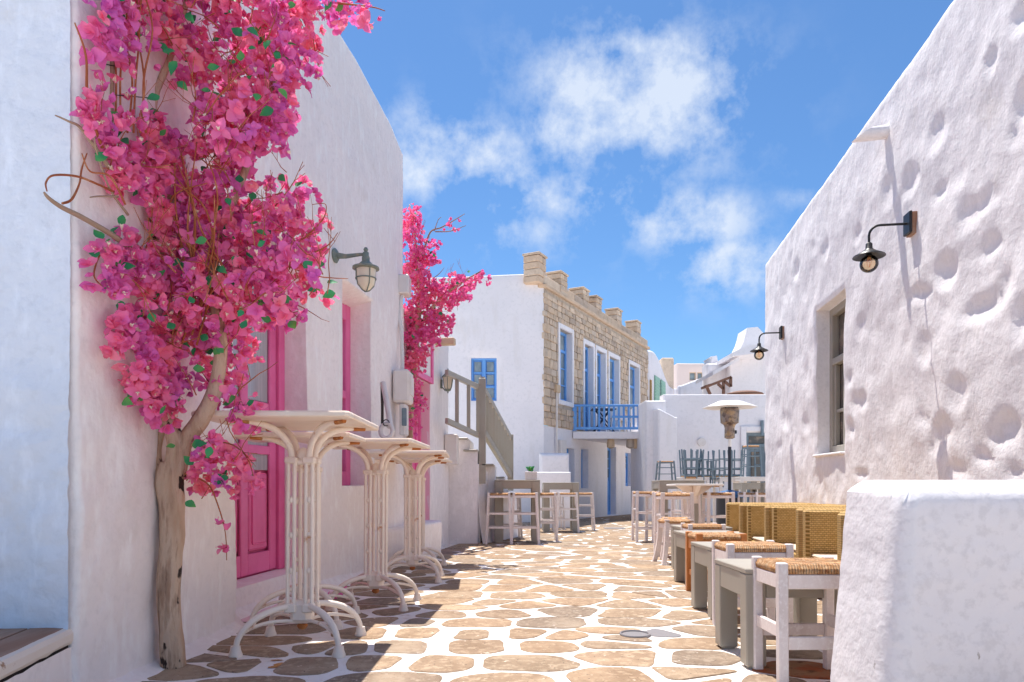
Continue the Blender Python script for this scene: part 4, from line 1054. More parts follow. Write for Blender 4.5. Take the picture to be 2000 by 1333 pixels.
pg = empty('pergola', P(1415, 770, 22), 'small brown timber awning frame on the white house', 'awning'); OFF[pg.name] = pg.location.copy()
q = MB(); Yp = 22
for (a, b) in (((1392, 751), (1428, 737)), ((1413, 770), (1413, 745)), ((1402, 750), (1413, 760)), ((1414, 745), (1427, 755)), ((1427, 737), (1427, 756))):
    q = MB(); q.bar(P(*a, Yp), P(*b, Yp), .08, .08, up=(0, 1, 0)); q.build('beam', M_['canopywood'], pg)
q = MB(); q.bar(P(1374, 757, Yp), P(1388, 753, Yp), .6, .07); q.build('beam', M_['canopywood'], pg)
q = MB(); q.bar(P(1381, 758, Yp), P(1387, 771, Yp), .08, .08, up=(0, 1, 0)); q.build('beam', M_['canopywood'], pg)
q = MB(); cq = P(1455, 770, 20); q.v = []; q.lathe([(.9, 0), (.85, .05), (.5, .12), (.05, .15)], 14, (0, 0, 0)); q.xf(Matrix.Translation((cq.x, cq.y, cq.z - .02)) @ Matrix.Diagonal((.6, .5, .8, 1)))
o = q.build('roof_mound', M_['canopywood'], None, smooth=True); tag(o, 'low brown thatch heap on top of the courtyard wall', 'thatch')

# ------------------------------------------------------------------ right building
dents = []
for (x, y, rx, ry, dp) in [(1190, 260, 35, 65, 1), (930, 610, 50, 95, 1), (800, 830, 38, 75, .9), (710, 890, 35, 75, .7), (940, 880, 38, 50, .8), (1160, 920, 50, 65, .8), (1080, 1000, 60, 85, .9), (560, 1090, 25, 45, .7), (410, 1150, 22, 55, .7), (355, 1150, 14, 40, .5), (1300, 600, 45, 100, .8), (960, 1250, 50, 80, .9), (1170, 1150, 60, 70, .8), (640, 1010, 30, 60, .5), (270, 1250, 22, 40, .6), (1030, 820, 40, 60, .5)]:
    dents.append((1440 + x / 2.38, y / 2.38, rx / 2.38, ry / 2.38, dp))
for (x, y, rx, ry, dp) in [(940, 500, 50, 95, 1), (1050, 130, 55, 95, .9), (920, 250, 75, 40, .9), (1220, 320, 100, 75, 1.3), (1110, 740, 60, 95, 1), (1010, 950, 70, 90, 1.1), (1330, 920, 75, 85, 1.1), (560, 670, 25, 42, .8), (610, 790, 42, 65, 1), (560, 920, 30, 55, .8), (620, 410, 30, 60, .6), (300, 130, 22, 42, .7), (240, 880, 25, 50, .7), (340, 900, 20, 50, .6), (270, 1180, 20, 60, .6), (620, 1140, 45, 30, .7), (1230, 1060, 60, 40, .8), (1380, 1130, 50, 50, .7), (930, 880, 30, 60, .6), (200, 330, 18, 60, .5), (345, 640, 18, 70, .4), (1340, 200, 50, 90, .9), (400, 1180, 30, 60, .6), (210, 1010, 14, 40, .5), (1100, 1130, 60, 40, .6)]:
    dents.append((1440 + x / 2.564, 480 + y / 2.564, rx / 2.564, ry / 2.564, dp))
DN = []
for (px, py, rx, ry, dp) in dents:
    if px > 1999: px = 1995
    s_ = FR.s(px); z_ = FR.z(px, py); sc = FR.Y(px) / F
    s2 = FR.s(px - rx); DN.append((s_, z_, abs(s2 - s_) * 1.1, ry * sc * 1.1, .023 * dp))
for _ in range(26):
    DN.append((rg.uniform(1.2, 3.6), rg.uniform(.3, 3.4), rg.uniform(.06, .12), rg.uniform(.08, .16), rg.uniform(.02, .035)))
for _ in range(34):
    DN.append((rg.uniform(4.0, 9.4), rg.uniform(.6, 3.4), rg.uniform(.04, .10), rg.uniform(.06, .15), rg.uniform(.004, .011)))
hR0, hR1 = FR.s(1647), FR.s(1592); hRz0, hRz1 = 1.01, 2.52
def dispR(a, z):
    up = max(0.0, min(1.0, (3.62 - z) / .5)) * .8 + .2
    v = up * (.026 * nz3(a * .8, z * .7, 61) + .018 * nz3(a * 2.1, z * 1.8, 6)) + .009 * nz3(a * 4.6, z * 4.0, 6) + .0045 * nz3(a * 11, z * 9, 8) + .002 * nz3(a * 24, z * 20, 8)
    wx = a + .035 * nz3(a * 5, z * 5, 1) + .02 * nz3(a * 11, z * 11, 4); wz = z + .05 * nz3(a * 4, z * 4, 2) + .02 * nz3(a * 10, z * 10, 7)
    keep = 1.0
    if hR0 - .1 < a < hR1 + .1 and hRz0 - .1 < z < hRz1 + .1: keep = .3
    for (s_, z_, rs, rz, dp) in DN:
        e1 = (wx - s_) / rs; e2 = (wz - z_) / rz
        if abs(e1) > 1.7 or abs(e2) > 1.7: continue
        r2 = e1 * e1 + e2 * e2
        if r2 < 2.9:
            # scooped: steep above, shallow towards the lower lip
            if r2 < 1: v -= keep * dp * (1 - r2) ** 1.25 * (1 + .35 * e2)
            v += keep * dp * .12 * exp(-((sqrt(r2) - 1.1) / .22) ** 2) * (1 if e2 < 0 else .3)
    return v
hr_ = empty('white_building', (3.2, 6, -.1), 'lumpy white plastered building on the right with a grey window', 'building'); OFF[hr_.name] = Vector((3.2, 6, -.1))
mb = MB(); sEnd = FR.s(1492)
wall(mb, FR, 1.0, sEnd - .12, -.3, 3.72, [(hR0, hR1, hRz0, hRz1, .14)], .034, dispR, T=3.0, r=.11, ends=(False, True), top=lambda a: 3.70 + .015 * nz3(a * .8, 3))
mb.build('facade', M_['plaster_right'], hr_, smooth=60, fix=False)
q = MB(); D = -.14
fbox(q, FR, hR0 - .05, hR1 + .05, hRz0 - .05, hRz1 + .05, D - .12, D - .08)
q.build('window_backing', M_['darkpane'], hr_)
q = MB()
w_ = .09
for (a, b, c, d) in ((hR0, hR0 + w_, hRz0, hRz1), (hR1 - w_, hR1, hRz0, hRz1), (hR0 + w_, hR1 - w_, hRz0, hRz0 + .09), (hR0 + w_, hR1 - w_, hRz1 - .08, hRz1), (hR0 + w_, hR1 - w_, 1.93, 2.0)): fbox(q, FR, a, b, c, d, D - .07, D + .0, .006)
m = (hR0 + hR1) / 2
fbox(q, FR, m - .04, m + .04, hRz0 + .092, 1.928, D - .065, D - .01, .005)
fbox(q, FR, hR1 - w_ - .05, hR1 - w_ - .002, hRz0 + .092, 1.928, D - .065, D - .02, .004)
for (a, b) in ((hR0 + w_, m - .04), (m + .04, hR1 - w_ - .05)): fbox(q, FR, a + .001, b - .001, 1.44, 1.47, D - .062, D - .03)
wnd = q.build('window', M_['greywood'], hr_)
for (a, b) in ((hR0 + w_, m - .04), (m + .04, hR1 - w_ - .05)):
    q = MB(); fbox(q, FR, a, b, hRz0 + .09, 1.93, D - .078, D - .066); q.build('pane', M_['darkpane'], wnd)
q = MB(); fbox(q, FR, hR0 + w_, hR1 - w_, 2.0, hRz1 - .08, D - .078, D - .066); q.build('pane', M_['darkpane'], wnd)
q = MB(); fbox(q, FR, hR0 - .01, hR1 + .01, hRz0 - .02, hRz0 + .004, -.13, .028, .008); q.build('window_sill', M_['plaster_right'], hr_)
# rain spout
A = FR.p(FR.s(1733), FR.z(1733, 258), -.02); sp = MB(); 
dirv = (FR.n * .985 + Vector((0, 0, -.03))).normalized()
n = 12; st = len(sp.v)
for (t, cut) in ((0, 0), (.20, .08)):
    for k_ in range(n):
        a = 2 * pi * k_ / n; off_ = FR.u * cos(a) * .052 + Vector((0, 0, sin(a) * .052)); sp.v.append(A + off_ + FR.n * (t + (cut * -sin(a) if t else 0)) + Vector((0, 0, -.05 * t)))
for k_ in range(n): sp.f.append([st + k_, st + (k_ + 1) % n, st + n + (k_ + 1) % n, st + n + k_]); sp.mi.append(0)
sp.f.append([st + n + k_ for k_ in range(n)]); sp.mi.append(0)
o = sp.build('rain_spout', M_['plaster_right'], None, smooth=50); tag(o, 'white pipe-like rain spout high on the lumpy right wall', 'spout')

# foreground block wall
FK = Frame((1.178, 2.13), (1, 0), (0, -1))
def dispK(a, z):
    v = .010 * nz3(a * 2.2, z * 2.2, 71) + .004 * nz3(a * 7, z * 7, 1) + .0025 * nz3(a * 20, z * 20, 2)
    v += .05 * max(0, .72 - z) * .6 * (1 if z > .0 else 1)
    return v
mb = MB(); wall(mb, FK, .08, 1.6, -.3, .675, [], .022, dispK, T=.35, r=.075, ends=(True, False))
for v in mb.v:     # the outer end leans and is rough
    if v.x < 1.30:
        t = max(0, min(1, (1.30 - v.x) / .16)); k_ = max(0, min(1, (.75 - v.z) / .9))
        v.x -= t * (.055 * k_) - t * .045 * (1 - k_); v.x += t * (.0022 * nz3(v.y * 40, v.z * 40, 3) + .005 * nz3(v.y * 12, v.z * 12, 3))
for v in mb.v:
    t = max(0, min(1, (1.31 - v.x) / .15))
    v.z -= .12 * t ** 2.2 * max(0, min(1, (v.z - .25) / .45))
blk = mb.build('block_wall', M_['plaster_blk'] if 'plaster_blk' in M_ else M_['plaster_right'], None, smooth=60, fix=False); tag(blk, 'low rounded white block wall in the near right corner', 'wall')
# ------------------------------------------------------------------ furniture kits
def rush_seat(w, d, h0, th=.035, n=44, sag=.006, strands=26):
    """woven seat: ridges run over each rail and meet on the diagonals"""
    mb = MB(); vs = []
    for j in range(n + 1):
        for i in range(n + 1):
            u, v = i / n * 2 - 1, j / n * 2 - 1
            ed = max(abs(u), abs(v))
            if abs(u) > abs(v): s_ = v; 
            else: s_ = u
            rid = .0036 * abs(sin(s_ * pi * strands / 2)) + .0022 * nz3(u * 9, v * 9, n)
            edge = max(0, (ed - .86) / .14)
            z = h0 + th * .5 * sqrt(max(0, 1 - edge ** 2.4)) + rid - sag * (1 - ed) ** .6 * 1.0 + .002
            k = 1.0
            vs.append((u * w / 2 * k, v * d / 2 * k, z))
    mb.add(vs, [(j * (n + 1) + i, j * (n + 1) + i + 1, (j + 1) * (n + 1) + i + 1, (j + 1) * (n + 1) + i) for j in range(n) for i in range(n)])
    # underside curtain
    ring = [(i, 0) for i in range(n + 1)] + [(n, j) for j in range(1, n + 1)] + [(i, n) for i in range(n - 1, -1, -1)] + [(0, j) for j in range(n - 1, 0, -1)]
    b = len(mb.v); m = len(ring)
    for q in (0, 1):
        for (i, j) in ring:
            x, y, z = vs[j * (n + 1) + i]; rid = 1 + .014 * abs(sin((x / w if j in (0, n) else y / d) * pi * strands))
            mb.v.append(Vector((x * rid * (1.012 if q == 0 else .99), y * rid * (1.012 if q == 0 else .99), h0 - (0 if q == 0 else th * .5) + (.004 if q == 0 else 0))))
    fs = []
    for k in range(m):
        k2 = (k + 1) % m; a = ring[k][1] * (n + 1) + ring[k][0]; c = ring[k2][1] * (n + 1) + ring[k2][0]
        fs.append([a, b + k, b + k2, c]); fs.append([b + k, b + m + k, b + m + k2, b + k2])
    fs.append([b + m + k for k in range(m)])
    mb.f.extend(fs); mb.mi.extend([0] * len(fs)); return mb

def stool_kit(w, d, h, leg=.042, splay=0.0, stret=((.25, .25), (.25, .25)), seat=True, mw='whitewood', seatn=44, apron=.05, rung=(.028, .02), inner=True):
    K = Kit(); mt = M_[mw]
    cor = [(-1, -1), (1, -1), (1, 1), (-1, 1)]
    cx, cy = w / 2 - leg / 2, d / 2 - leg / 2
    at = lambda sx, sy, z: Vector((sx * (cx + splay * (1 - z / h)), sy * (cy + splay * (1 - z / h)), z))
    for (sx, sy) in cor:
        mb = MB(); mb.bar(at(sx, sy, 0), at(sx, sy, h + .014), leg, leg, up=(0, 1, 0), bev=.004); K.part('leg', mb, mt)
    for i in range(4):
        a, b = cor[i], cor[(i + 1) % 4]
        mb = MB(); za = h - .032 - apron / 2; A = at(*a, za); B = at(*b, za); dd = (B - A).normalized() * leg * .49
        mb.bar(A + dd, B - dd, .024, apron, bev=.003); K.part('apron', mb, mt)
        for q, z in enumerate(stret[i % 2]):
            if z <= 0: continue
            mb = MB(); A = at(*a, z + .012 * (i % 2)); B = at(*b, z + .012 * (i % 2)); mb.bar(A + dd, B - dd, rung[1], rung[0], bev=.003); K.part('stretcher', mb, mt)
    if seat: K.part('seat', rush_seat(w - .016, d - .016, h - .012, .034, seatn), M_['rush'], smooth=True)
    # seat hollows round the leg tops
    return K
low_stool = stool_kit(.345, .31, .465, .038, 0, ((.17,), (.20,)), apron=.055, rung=(.05, .02), seatn=56)
bar_stool = stool_kit(.33, .33, .735, .034, .032, ((.24, .44), (.28, .48)), apron=.032, rung=(.026, .018), seatn=24)
bar_stool2 = stool_kit(.35, .33, .74, .04, .012, ((.20, .43), (.24, .47)), apron=.035, rung=(.028, .02), seatn=24)
orange_stool = stool_kit(.36, .33, .44, .045, 0, ((.14,), (.14,)), mw='orangewood', apron=.075, rung=(.04, .02), seatn=40)
grey_stool = stool_kit(.30, .30, .60, .03, .03, ((.2, .4), (.22, .42)), mw='greyblue', apron=.03, rung=(.02, .016), seatn=16)

def parsons_kit(w, d, h, leg=.10, ap=.10, mw='greywood', foot=True):
    K = Kit(); mt = M_[mw]; e = .0015
    mb = MB(); mb.box(-w / 2, w / 2, -d / 2, d / 2, h - .022, h, .004); K.part('table_top', mb, mt)
    for sx in (-1, 1):
        for sy in (-1, 1):
            mb = MB(); x0, x1 = sorted((sx * (w / 2 - e), sx * (w / 2 - leg))); y0, y1 = sorted((sy * (d / 2 - e), sy * (d / 2 - leg)))
            mb.box(x0, x1, y0, y1, .012 if foot else 0, h - .0225, .005)
            if foot: mb.box(x0 + .012, x1 - .012, y0 + .012, y1 - .012, 0, .012)
            K.part('leg', mb, mt)
    for sy in (-1, 1):
        mb = MB(); y0, y1 = sorted((sy * (d / 2 - .004), sy * (d / 2 - leg + .01))); mb.box(-w / 2 + leg + .001, w / 2 - leg - .001, y0, y1, h - ap, h - .0225, .002); K.part('apron', mb, mt)
    for sx in (-1, 1):
        mb = MB(); x0, x1 = sorted((sx * (w / 2 - .004), sx * (w / 2 - leg + .01))); mb.box(x0, x1, -d / 2 + leg + .001, d / 2 - leg - .001, h - ap, h - .0225, .002); K.part('apron', mb, mt)
    return K
low_table = parsons_kit(.46, .46, .43, .085, .125)
bar_table = parsons_kit(.68, .62, .935, .125, .13, foot=False)
white_table = parsons_kit(.62, .60, .80, .06, .07, 'whitetable', False)
def at(x, y): return Vector((x, y, gz(y)))

# low row on the right, from the camera outwards
low_stool.put('rush_stool', at(1.19, 2.755), 0, 'nearest white low stool with a rush seat, beside the block wall', 'stool', 'low seats and tables along the right side', scale=(.98, .98, 1))
low_table.put('low_table', at(1.225, 3.11), 0, 'nearest low grey green table, between the two nearest white rush stools', 'table', 'low grey tables along the right side', scale=(1.02, .98, .99))
low_stool.put('rush_stool', at(1.305, 3.72), radians(-1), 'second white low stool with a rush seat, behind the nearest grey table', 'stool', 'low seats and tables along the right side')
low_table.put('low_table', at(1.39, 4.20), 0, 'second low grey table, just left of the second white rush stool', 'table', 'low grey tables along the right side')
orange_stool.put('rush_stool', at(1.50, 5.03), 0, 'orange varnished stool with a yellow rush seat', 'stool', 'low seats and tables along the right side')
low_table.put('low_table', at(1.585, 5.50), 0, 'third low grey table, just left of and behind the orange stool', 'table', 'low grey tables along the right side')
low_stool.put('rush_stool', at(1.66, 5.93), 0, 'small white rush stool right behind the orange stool', 'stool', 'low seats and tables along the right side', scale=(.92, .9, 1))
low_table.put('low_table', at(1.79, 6.47), 0, 'farthest low grey table, before the curved legged white chair', 'table', 'low grey tables along the right side')
# curved legged low chairs
K = Kit()
for sx in (-1, 1):
    for sy in (-1, 1):
        mb = MB(); pts = [Vector((sx * (.13 + .05 * (1 - t) ** 2.2), sy * (.13 + .045 * (1 - t) ** 2.2), .465 * t)) for t in [i / 8 for i in range(9)]]
        for a, b in zip(pts, pts[1:]): mb.bar(a, b + (b - a) * .02, .042, .042, up=(0, 1, 0))
        K.part('leg', mb, M_['whitewood'])
for (a, b, z) in (((-.12, -.13), (.12, -.13), .40), ((-.12, .13), (.12, .13), .40), ((-.13, -.12), (-.13, .12), .40), ((.13, -.12), (.13, .12), .40), ((-.13, -.13), (.13, -.13), .2), ((-.13, .13), (.13, .13), .2)):
    mb = MB(); mb.bar((*a, z), (*b, z), .022, .045 if z > .3 else .03); K.part('rail', mb, M_['whitewood'])
K.part('seat', rush_seat(.30, .30, .445, .035, 24), M_['rush'], smooth=True)
K.put('rush_stool', at(1.73, 7.22), radians(4), 'white stool with outward curved legs and a sagging rush seat', 'stool', 'low seats and tables along the right side')
K.put('rush_stool', at(1.86, 7.75), radians(-6), 'rush stool hidden behind the curved legged white stool', 'stool', 'low seats and tables along the right side')

# bar height group on the right
bar_stool2.put('bar_stool', at(2.04, 10.42), 0, 'white bar stool standing alone at the left end of the right bar table', 'bar stool', 'bar stools on the right', scale=(1.0, 1.1, 1.02))
bar_table.put('bar_table', at(2.58, 10.65), 0, 'grey bar table carrying a small upright grey stool', 'table', 'grey bar tables')
bar_stool2.put('bar_stool', at(1.935, 8.15), radians(2), 'white bar stool in front of the table with the white rectangular top', 'bar stool', 'bar stools on the right', scale=(1.1, 1, .99))
bar_stool2.put('bar_stool', at(2.72, 9.0), radians(-3), 'white bar stool just before the patio heater base', 'bar stool', 'bar stools on the right')
bar_stool2.put('bar_stool', at(2.42, 9.5), radians(14), 'rush bar stool seen end on behind the pedestal table', 'bar stool', 'bar stools on the right', scale=(.8, 1, 1.02))
bar_stool2.put('bar_stool', at(2.24, 10.3), radians(8), 'white bar stool tucked under the right grey bar table', 'bar stool', 'bar stools on the right')
K = Kit()
mb = MB(); mb.box(-.31, .31, -.28, .28, .835, .86, .006); K.part('table_top', mb, M_['whitetable'])
mb = MB(); mb.bar((0, 0, .03), (0, 0, .60), .085, .085, up=(0, 1, 0)); K.part('column', mb, M_['greywood'])
for a in (0, 1, 2, 3):
    c_, s_ = cos(a * pi / 2), sin(a * pi / 2)
    mb = MB(); mb.prism([(.03, .56), (.045, .70), (.20, .80), (.24, .834), (.03, .834)], -.025, .025, lambda u, z, d, c_=c_, s_=s_: (u * c_ - d * s_, u * s_ + d * c_, z)); K.part('bracket', mb, M_['castiron'])
    mb = MB(); mb.bar((0, 0, .04), (c_ * .26, s_ * .26, .02), .06, .04); K.part('foot', mb, M_['greywood'])
K.put('pedestal_table', at(2.42, 9.05), 0, 'pedestal table with a thin white rectangular top', 'table')

# left bar tables and stools
bar_table.put('bar_table', at(.08, 10.45), 0, 'nearer left grey bar table, with the potted plant on it', 'table', 'grey bar tables')
bar_table.put('bar_table', at(.93, 13.2), 0, 'farther left grey bar table beyond the plant', 'table', 'grey bar tables')
g = 'bar stools around the left bar tables'
for (x, y, r, s, lb) in ((-.19, 9.98, 0, 1.0, 'leftmost white bar stool, against the stair flank'),
                         (.19, 9.98, 0, 1.1, 'white bar stool at the front of the nearer left bar table, right of the leftmost'),
                         (.50, 10.45, 90, 1.0, 'white bar stool at the right end of the nearer left bar table'),
                         (.62, 12.9, 0, .95, 'white bar stool at the left front of the farther left bar table'),
                         (1.03, 12.75, 0, 1.1, 'white bar stool in front of the farther left bar table'),
                         (1.42, 13.4, 90, 1.0, 'rightmost white bar stool of the left groups'),
                         (-.04, 11.05, 6, 1.0, 'white bar stool behind the nearer left bar table'),
                         (.86, 13.9, 6, 1.0, 'white bar stool behind the farther left bar table')):
    bar_stool.put('bar_stool', at(x, y), radians(r), lb, 'bar stool', g, scale=(s, 1, 1))
# plant on the table
pp = P(1037, 932, 10.45); pz = .935 + gz(10.45) + .0
pot = empty('potted_plant', (pp.x, 10.45, pz), 'small white crate planter with a spiky green plant on the nearer bar table', 'plant'); OFF[pot.name] = Vector((pp.x, 10.45, pz))
q = MB(); X, Y, Z = pp.x, 10.45, pz + .003
q.box(X - .09, X + .09, Y - .08, Y + .08, Z, Z + .13, .006); pc = q.build('planter', M_['whitewood'], pot)
for k in range(3):
    q = MB(); q.box(X - .092, X + .092, Y - .085, Y - .081, Z + .012 + k * .04, Z + .042 + k * .04); q.build('board', M_['whitewood'], pc)
for i in range(26):
    a = rg.uniform(0, 2 * pi); ln_ = rg.uniform(.08, .15); q = MB(); w = .012
    base = Vector((X + rg.uniform(-.04, .04), Y + rg.uniform(-.03, .03), Z + .13)); tip = base + Vector((cos(a) * ln_ * .8, sin(a) * ln_ * .6, ln_ * .6)); m_ = base.lerp(tip, .55) + Vector((0, 0, .035)); sd = Vector((-sin(a), cos(a), 0)) * w
    q.add([base - sd * .4, base + sd * .4, m_ + sd, m_ - sd, tip], [(0, 1, 2, 3), (3, 2, 4)]); q.build('leaf', M_['leaf'], pot, fix=False)

# grey stool standing on the right bar table, and white high tables with upturned stools
zt = gz(10.65) + .935
grey_stool.put('small_stool', Vector((P(1300, 0, 10.8).x, 10.8, zt + .002)), 0, 'small upright grey stool standing on the right grey bar table', 'stool', scale=(.8, .7, .5), tilt=False)
g = 'grey blue stools piled upside down on white tables'
Yb = 15.0
tabs = [(1353, 15.0, 1.08), (1425, 15.0, 1.08), (1466, 14.6, 1.08)]
for i, (px, y, h_) in enumerate(tabs):
    white_table.put('high_table', at(P(px, 0, y).x, y), 0, ['white table under the left pile of upturned stools', 'white table behind the patio heater pole', 'white table under the upright stool by the grey door'][i], 'table', 'white tables in the courtyard', scale=(.95, .9, 1.35))
bar_table.put('bar_table', at(P(1462, 0, 13.2).x, 13.2), 0, 'grey bar table left of the lumpy wall end', 'table', 'grey bar tables', scale=(.62, .9, 1))
bar_table.put('bar_table', at(P(1494, 0, 13.2).x, 13.2), 0, 'grey bar table half hidden behind the lumpy wall end', 'table', 'grey bar tables', scale=(.55, .9, 1))
def upturned(px, y, z, rz, sc, lb):
    grey_stool.put('upturned_stool', Vector((P(px, 0, y).x, y, z)), 0, lb, 'stool', g, scale=sc, rot=(pi, 0, rz))
zt0 = gz(15) + 1.085
lbs = ['leftmost upturned grey stool of the left pile', 'upturned grey stool second in the left pile', 'upturned grey stool in the middle of the left pile', 'upturned grey stool at the right of the left pile', 'upturned grey stool standing apart right of the left pile', 'lower upturned grey stool right of the left pile',
       'upturned grey stool left of the patio heater pole', 'upturned grey stool behind the patio heater pole', 'upturned grey stool right of the patio heater pole', 'lower upturned grey stool left of the heater']
for k, (px, y, zz, rz, hs_) in enumerate(((1344, 14.95, .60, .1, 1.0), (1350, 15.1, .62, .5, 1.03), (1356, 15.0, .60, .2, 1.0), (1349, 14.8, .59, -.2, 1.02), (1377, 15.1, .58, .15, .98), (1381, 14.9, .37, .1, .95),
                                       (1410, 15.1, .60, .2, 1.0), (1432, 15.2, .60, .6, 1.0), (1438, 15.0, .60, -.1, 1.03), (1398, 14.9, .36, .1, .95))):
    upturned(px, y, zt0 + zz, rz, (.88, .88, hs_), lbs[k])
grey_stool.put('small_stool', Vector((P(1467, 0, 14.6).x, 14.6, gz(14.6) + 1.082)), .1, 'upright grey stool with an orange rush seat before the grey door', 'stool', scale=(1.0, .9, 1.1), tilt=False)
bar_stool2.put('bar_stool', at(P(1463, 0, 11.6).x, 11.6), 0, 'white bar stool just right of the patio heater', 'bar stool', 'bar stools on the right', scale=(.8, 1, 1))
bar_stool2.put('bar_stool', at(P(1487, 0, 11.4).x, 11.4), 0, 'white bar stool against the end of the lumpy wall', 'bar stool', 'bar stools on the right', scale=(.8, 1, 1))

# patio heater
hx, hy = P(1425, 0, 12).x, 12.0; hz = gz(12)
ht = empty('patio_heater', (hx, hy, hz), 'tall patio heater with a faceted white hood and dark gas housing', 'patio heater'); OFF[ht.name] = Vector((hx, hy, hz))
q = MB(); q.lathe([(.25, 0), (.25, .04), (.23, .05), (.23, .68), (.24, .70)], 20, (hx, hy, hz)); q.build('gas_housing', M_['blackp'], ht, smooth=40)
q = MB(); q.lathe([(.255, .66), (.26, .70), (.24, .745), (.10, .775), (.04, .79)], 12, (hx, hy, hz)); q.build('blue_cover', M_['bluetarp'], ht, smooth=30)
q = MB(); q.tube([(hx, hy, hz + .75), (hx, hy, hz + 1.68)], .03, 12); q.build('pole', M_['blackp'], ht, smooth=40)
q = MB(); q.tube([(hx, hy, hz + 1.55), (hx, hy, hz + 1.70)], .034, 12); q.build('pole_sleeve', M_['hood'], ht, smooth=40)
q = MB(); q.lathe([(.05, 1.69), (.09, 1.71), (.085, 1.88), (.10, 1.93), (.12, 1.95)], 16, (hx, hy, hz)); q.build('burner', M_['steel'], ht, smooth=40)
q = MB(); q.lathe([(.12, 1.951), (.155, 1.97), (.165, 2.18), (.16, 2.22)], 18, (hx, hy, hz)); q.build('emitter_screen', M_['steel'], ht, smooth=40)
q = MB(); q.box(hx + .08, hx + .12, hy - .03, hy + .03, hz + 1.78, hz + 1.84, .008); q.build('gas_knob', M_['blackp'], ht)
q = MB(); n = 8
ang = [pi / 8 + 2 * pi * k / n for k in range(n)]
ring0 = [(hx + .47 * cos(a), hy + .47 * sin(a), hz + 2.235) for a in ang]; ring1 = [(hx + .22 * cos(a), hy + .22 * sin(a), hz + 2.345) for a in ang]
q.add(ring0 + [(x, y, z + .008) for x, y, z in ring0] + ring1 + [(hx, hy, hz + 2.37)], [[k, (k + 1) % n, (k + 1) % n + n, k + n] for k in range(n)] + [[k + n, (k + 1) % n + n, (k + 1) % n + 2 * n, k + 2 * n] for k in range(n)] + [[k + 2 * n, (k + 1) % n + 2 * n, 3 * n] for k in range(n)] + [list(range(n))[::-1]])
q.build('hood', M_['hood'], ht)
for k in range(4):
    a = pi / 4 + k * pi / 2; q = MB(); q.tube([(hx + .15 * cos(a), hy + .15 * sin(a), hz + 2.2), (hx + .15 * cos(a), hy + .15 * sin(a), hz + 2.25)], .008, 6); q.build('hood_stay', M_['black'], ht)

# wicker armchairs
K = Kit(); wd, dp, H = .86, .80, .635
def soft(x0, x1, y0, y1, z0, z1, b=.022):
    return MB().box(x0, x1, y0, y1, z0, z1, b)
K.part('arm', soft(0, dp, wd - .115, wd, .03, H), M_['wicker'], smooth=35)
K.part('arm', soft(0, dp, 0, .115, .03, H), M_['wicker'], smooth=35)
K.part('backrest', soft(dp - .12, dp + .004, .117, wd - .117, .03, H + .004), M_['wicker'], smooth=35)
K.part('seat', soft(.02, dp - .122, .117, wd - .117, .03, .285), M_['wicker'], smooth=35)
K.part('seat_mat', soft(.03, dp - .13, .125, wd - .125, .286, .31, .01), M_['cushion'], smooth=35)
for (x, y) in ((.03, .03), (.03, wd - .06), (dp - .06, .03), (dp - .06, wd - .06)):
    K.part('foot', MB().box(x, x + .03, y, y + .03, 0, .029), M_['blackp'])
g = 'wicker armchairs along the lumpy wall'
for i, (x, y, lb) in enumerate(((2.035, 5.06, 'nearest honey wicker armchair, partly behind the block wall'), (2.165, 6.0, 'second honey wicker armchair from the near end'), (2.265, 6.93, 'third honey wicker armchair, second from the far end'), (2.35, 7.87, 'farthest honey wicker armchair, next to the white bar stools'))):
    K.put('wicker_armchair', at(x, y - wd) + Vector((0, 0, 0)), -TH * .9, lb, 'armchair', g, scale=(1, 1, 1 if i else .99))

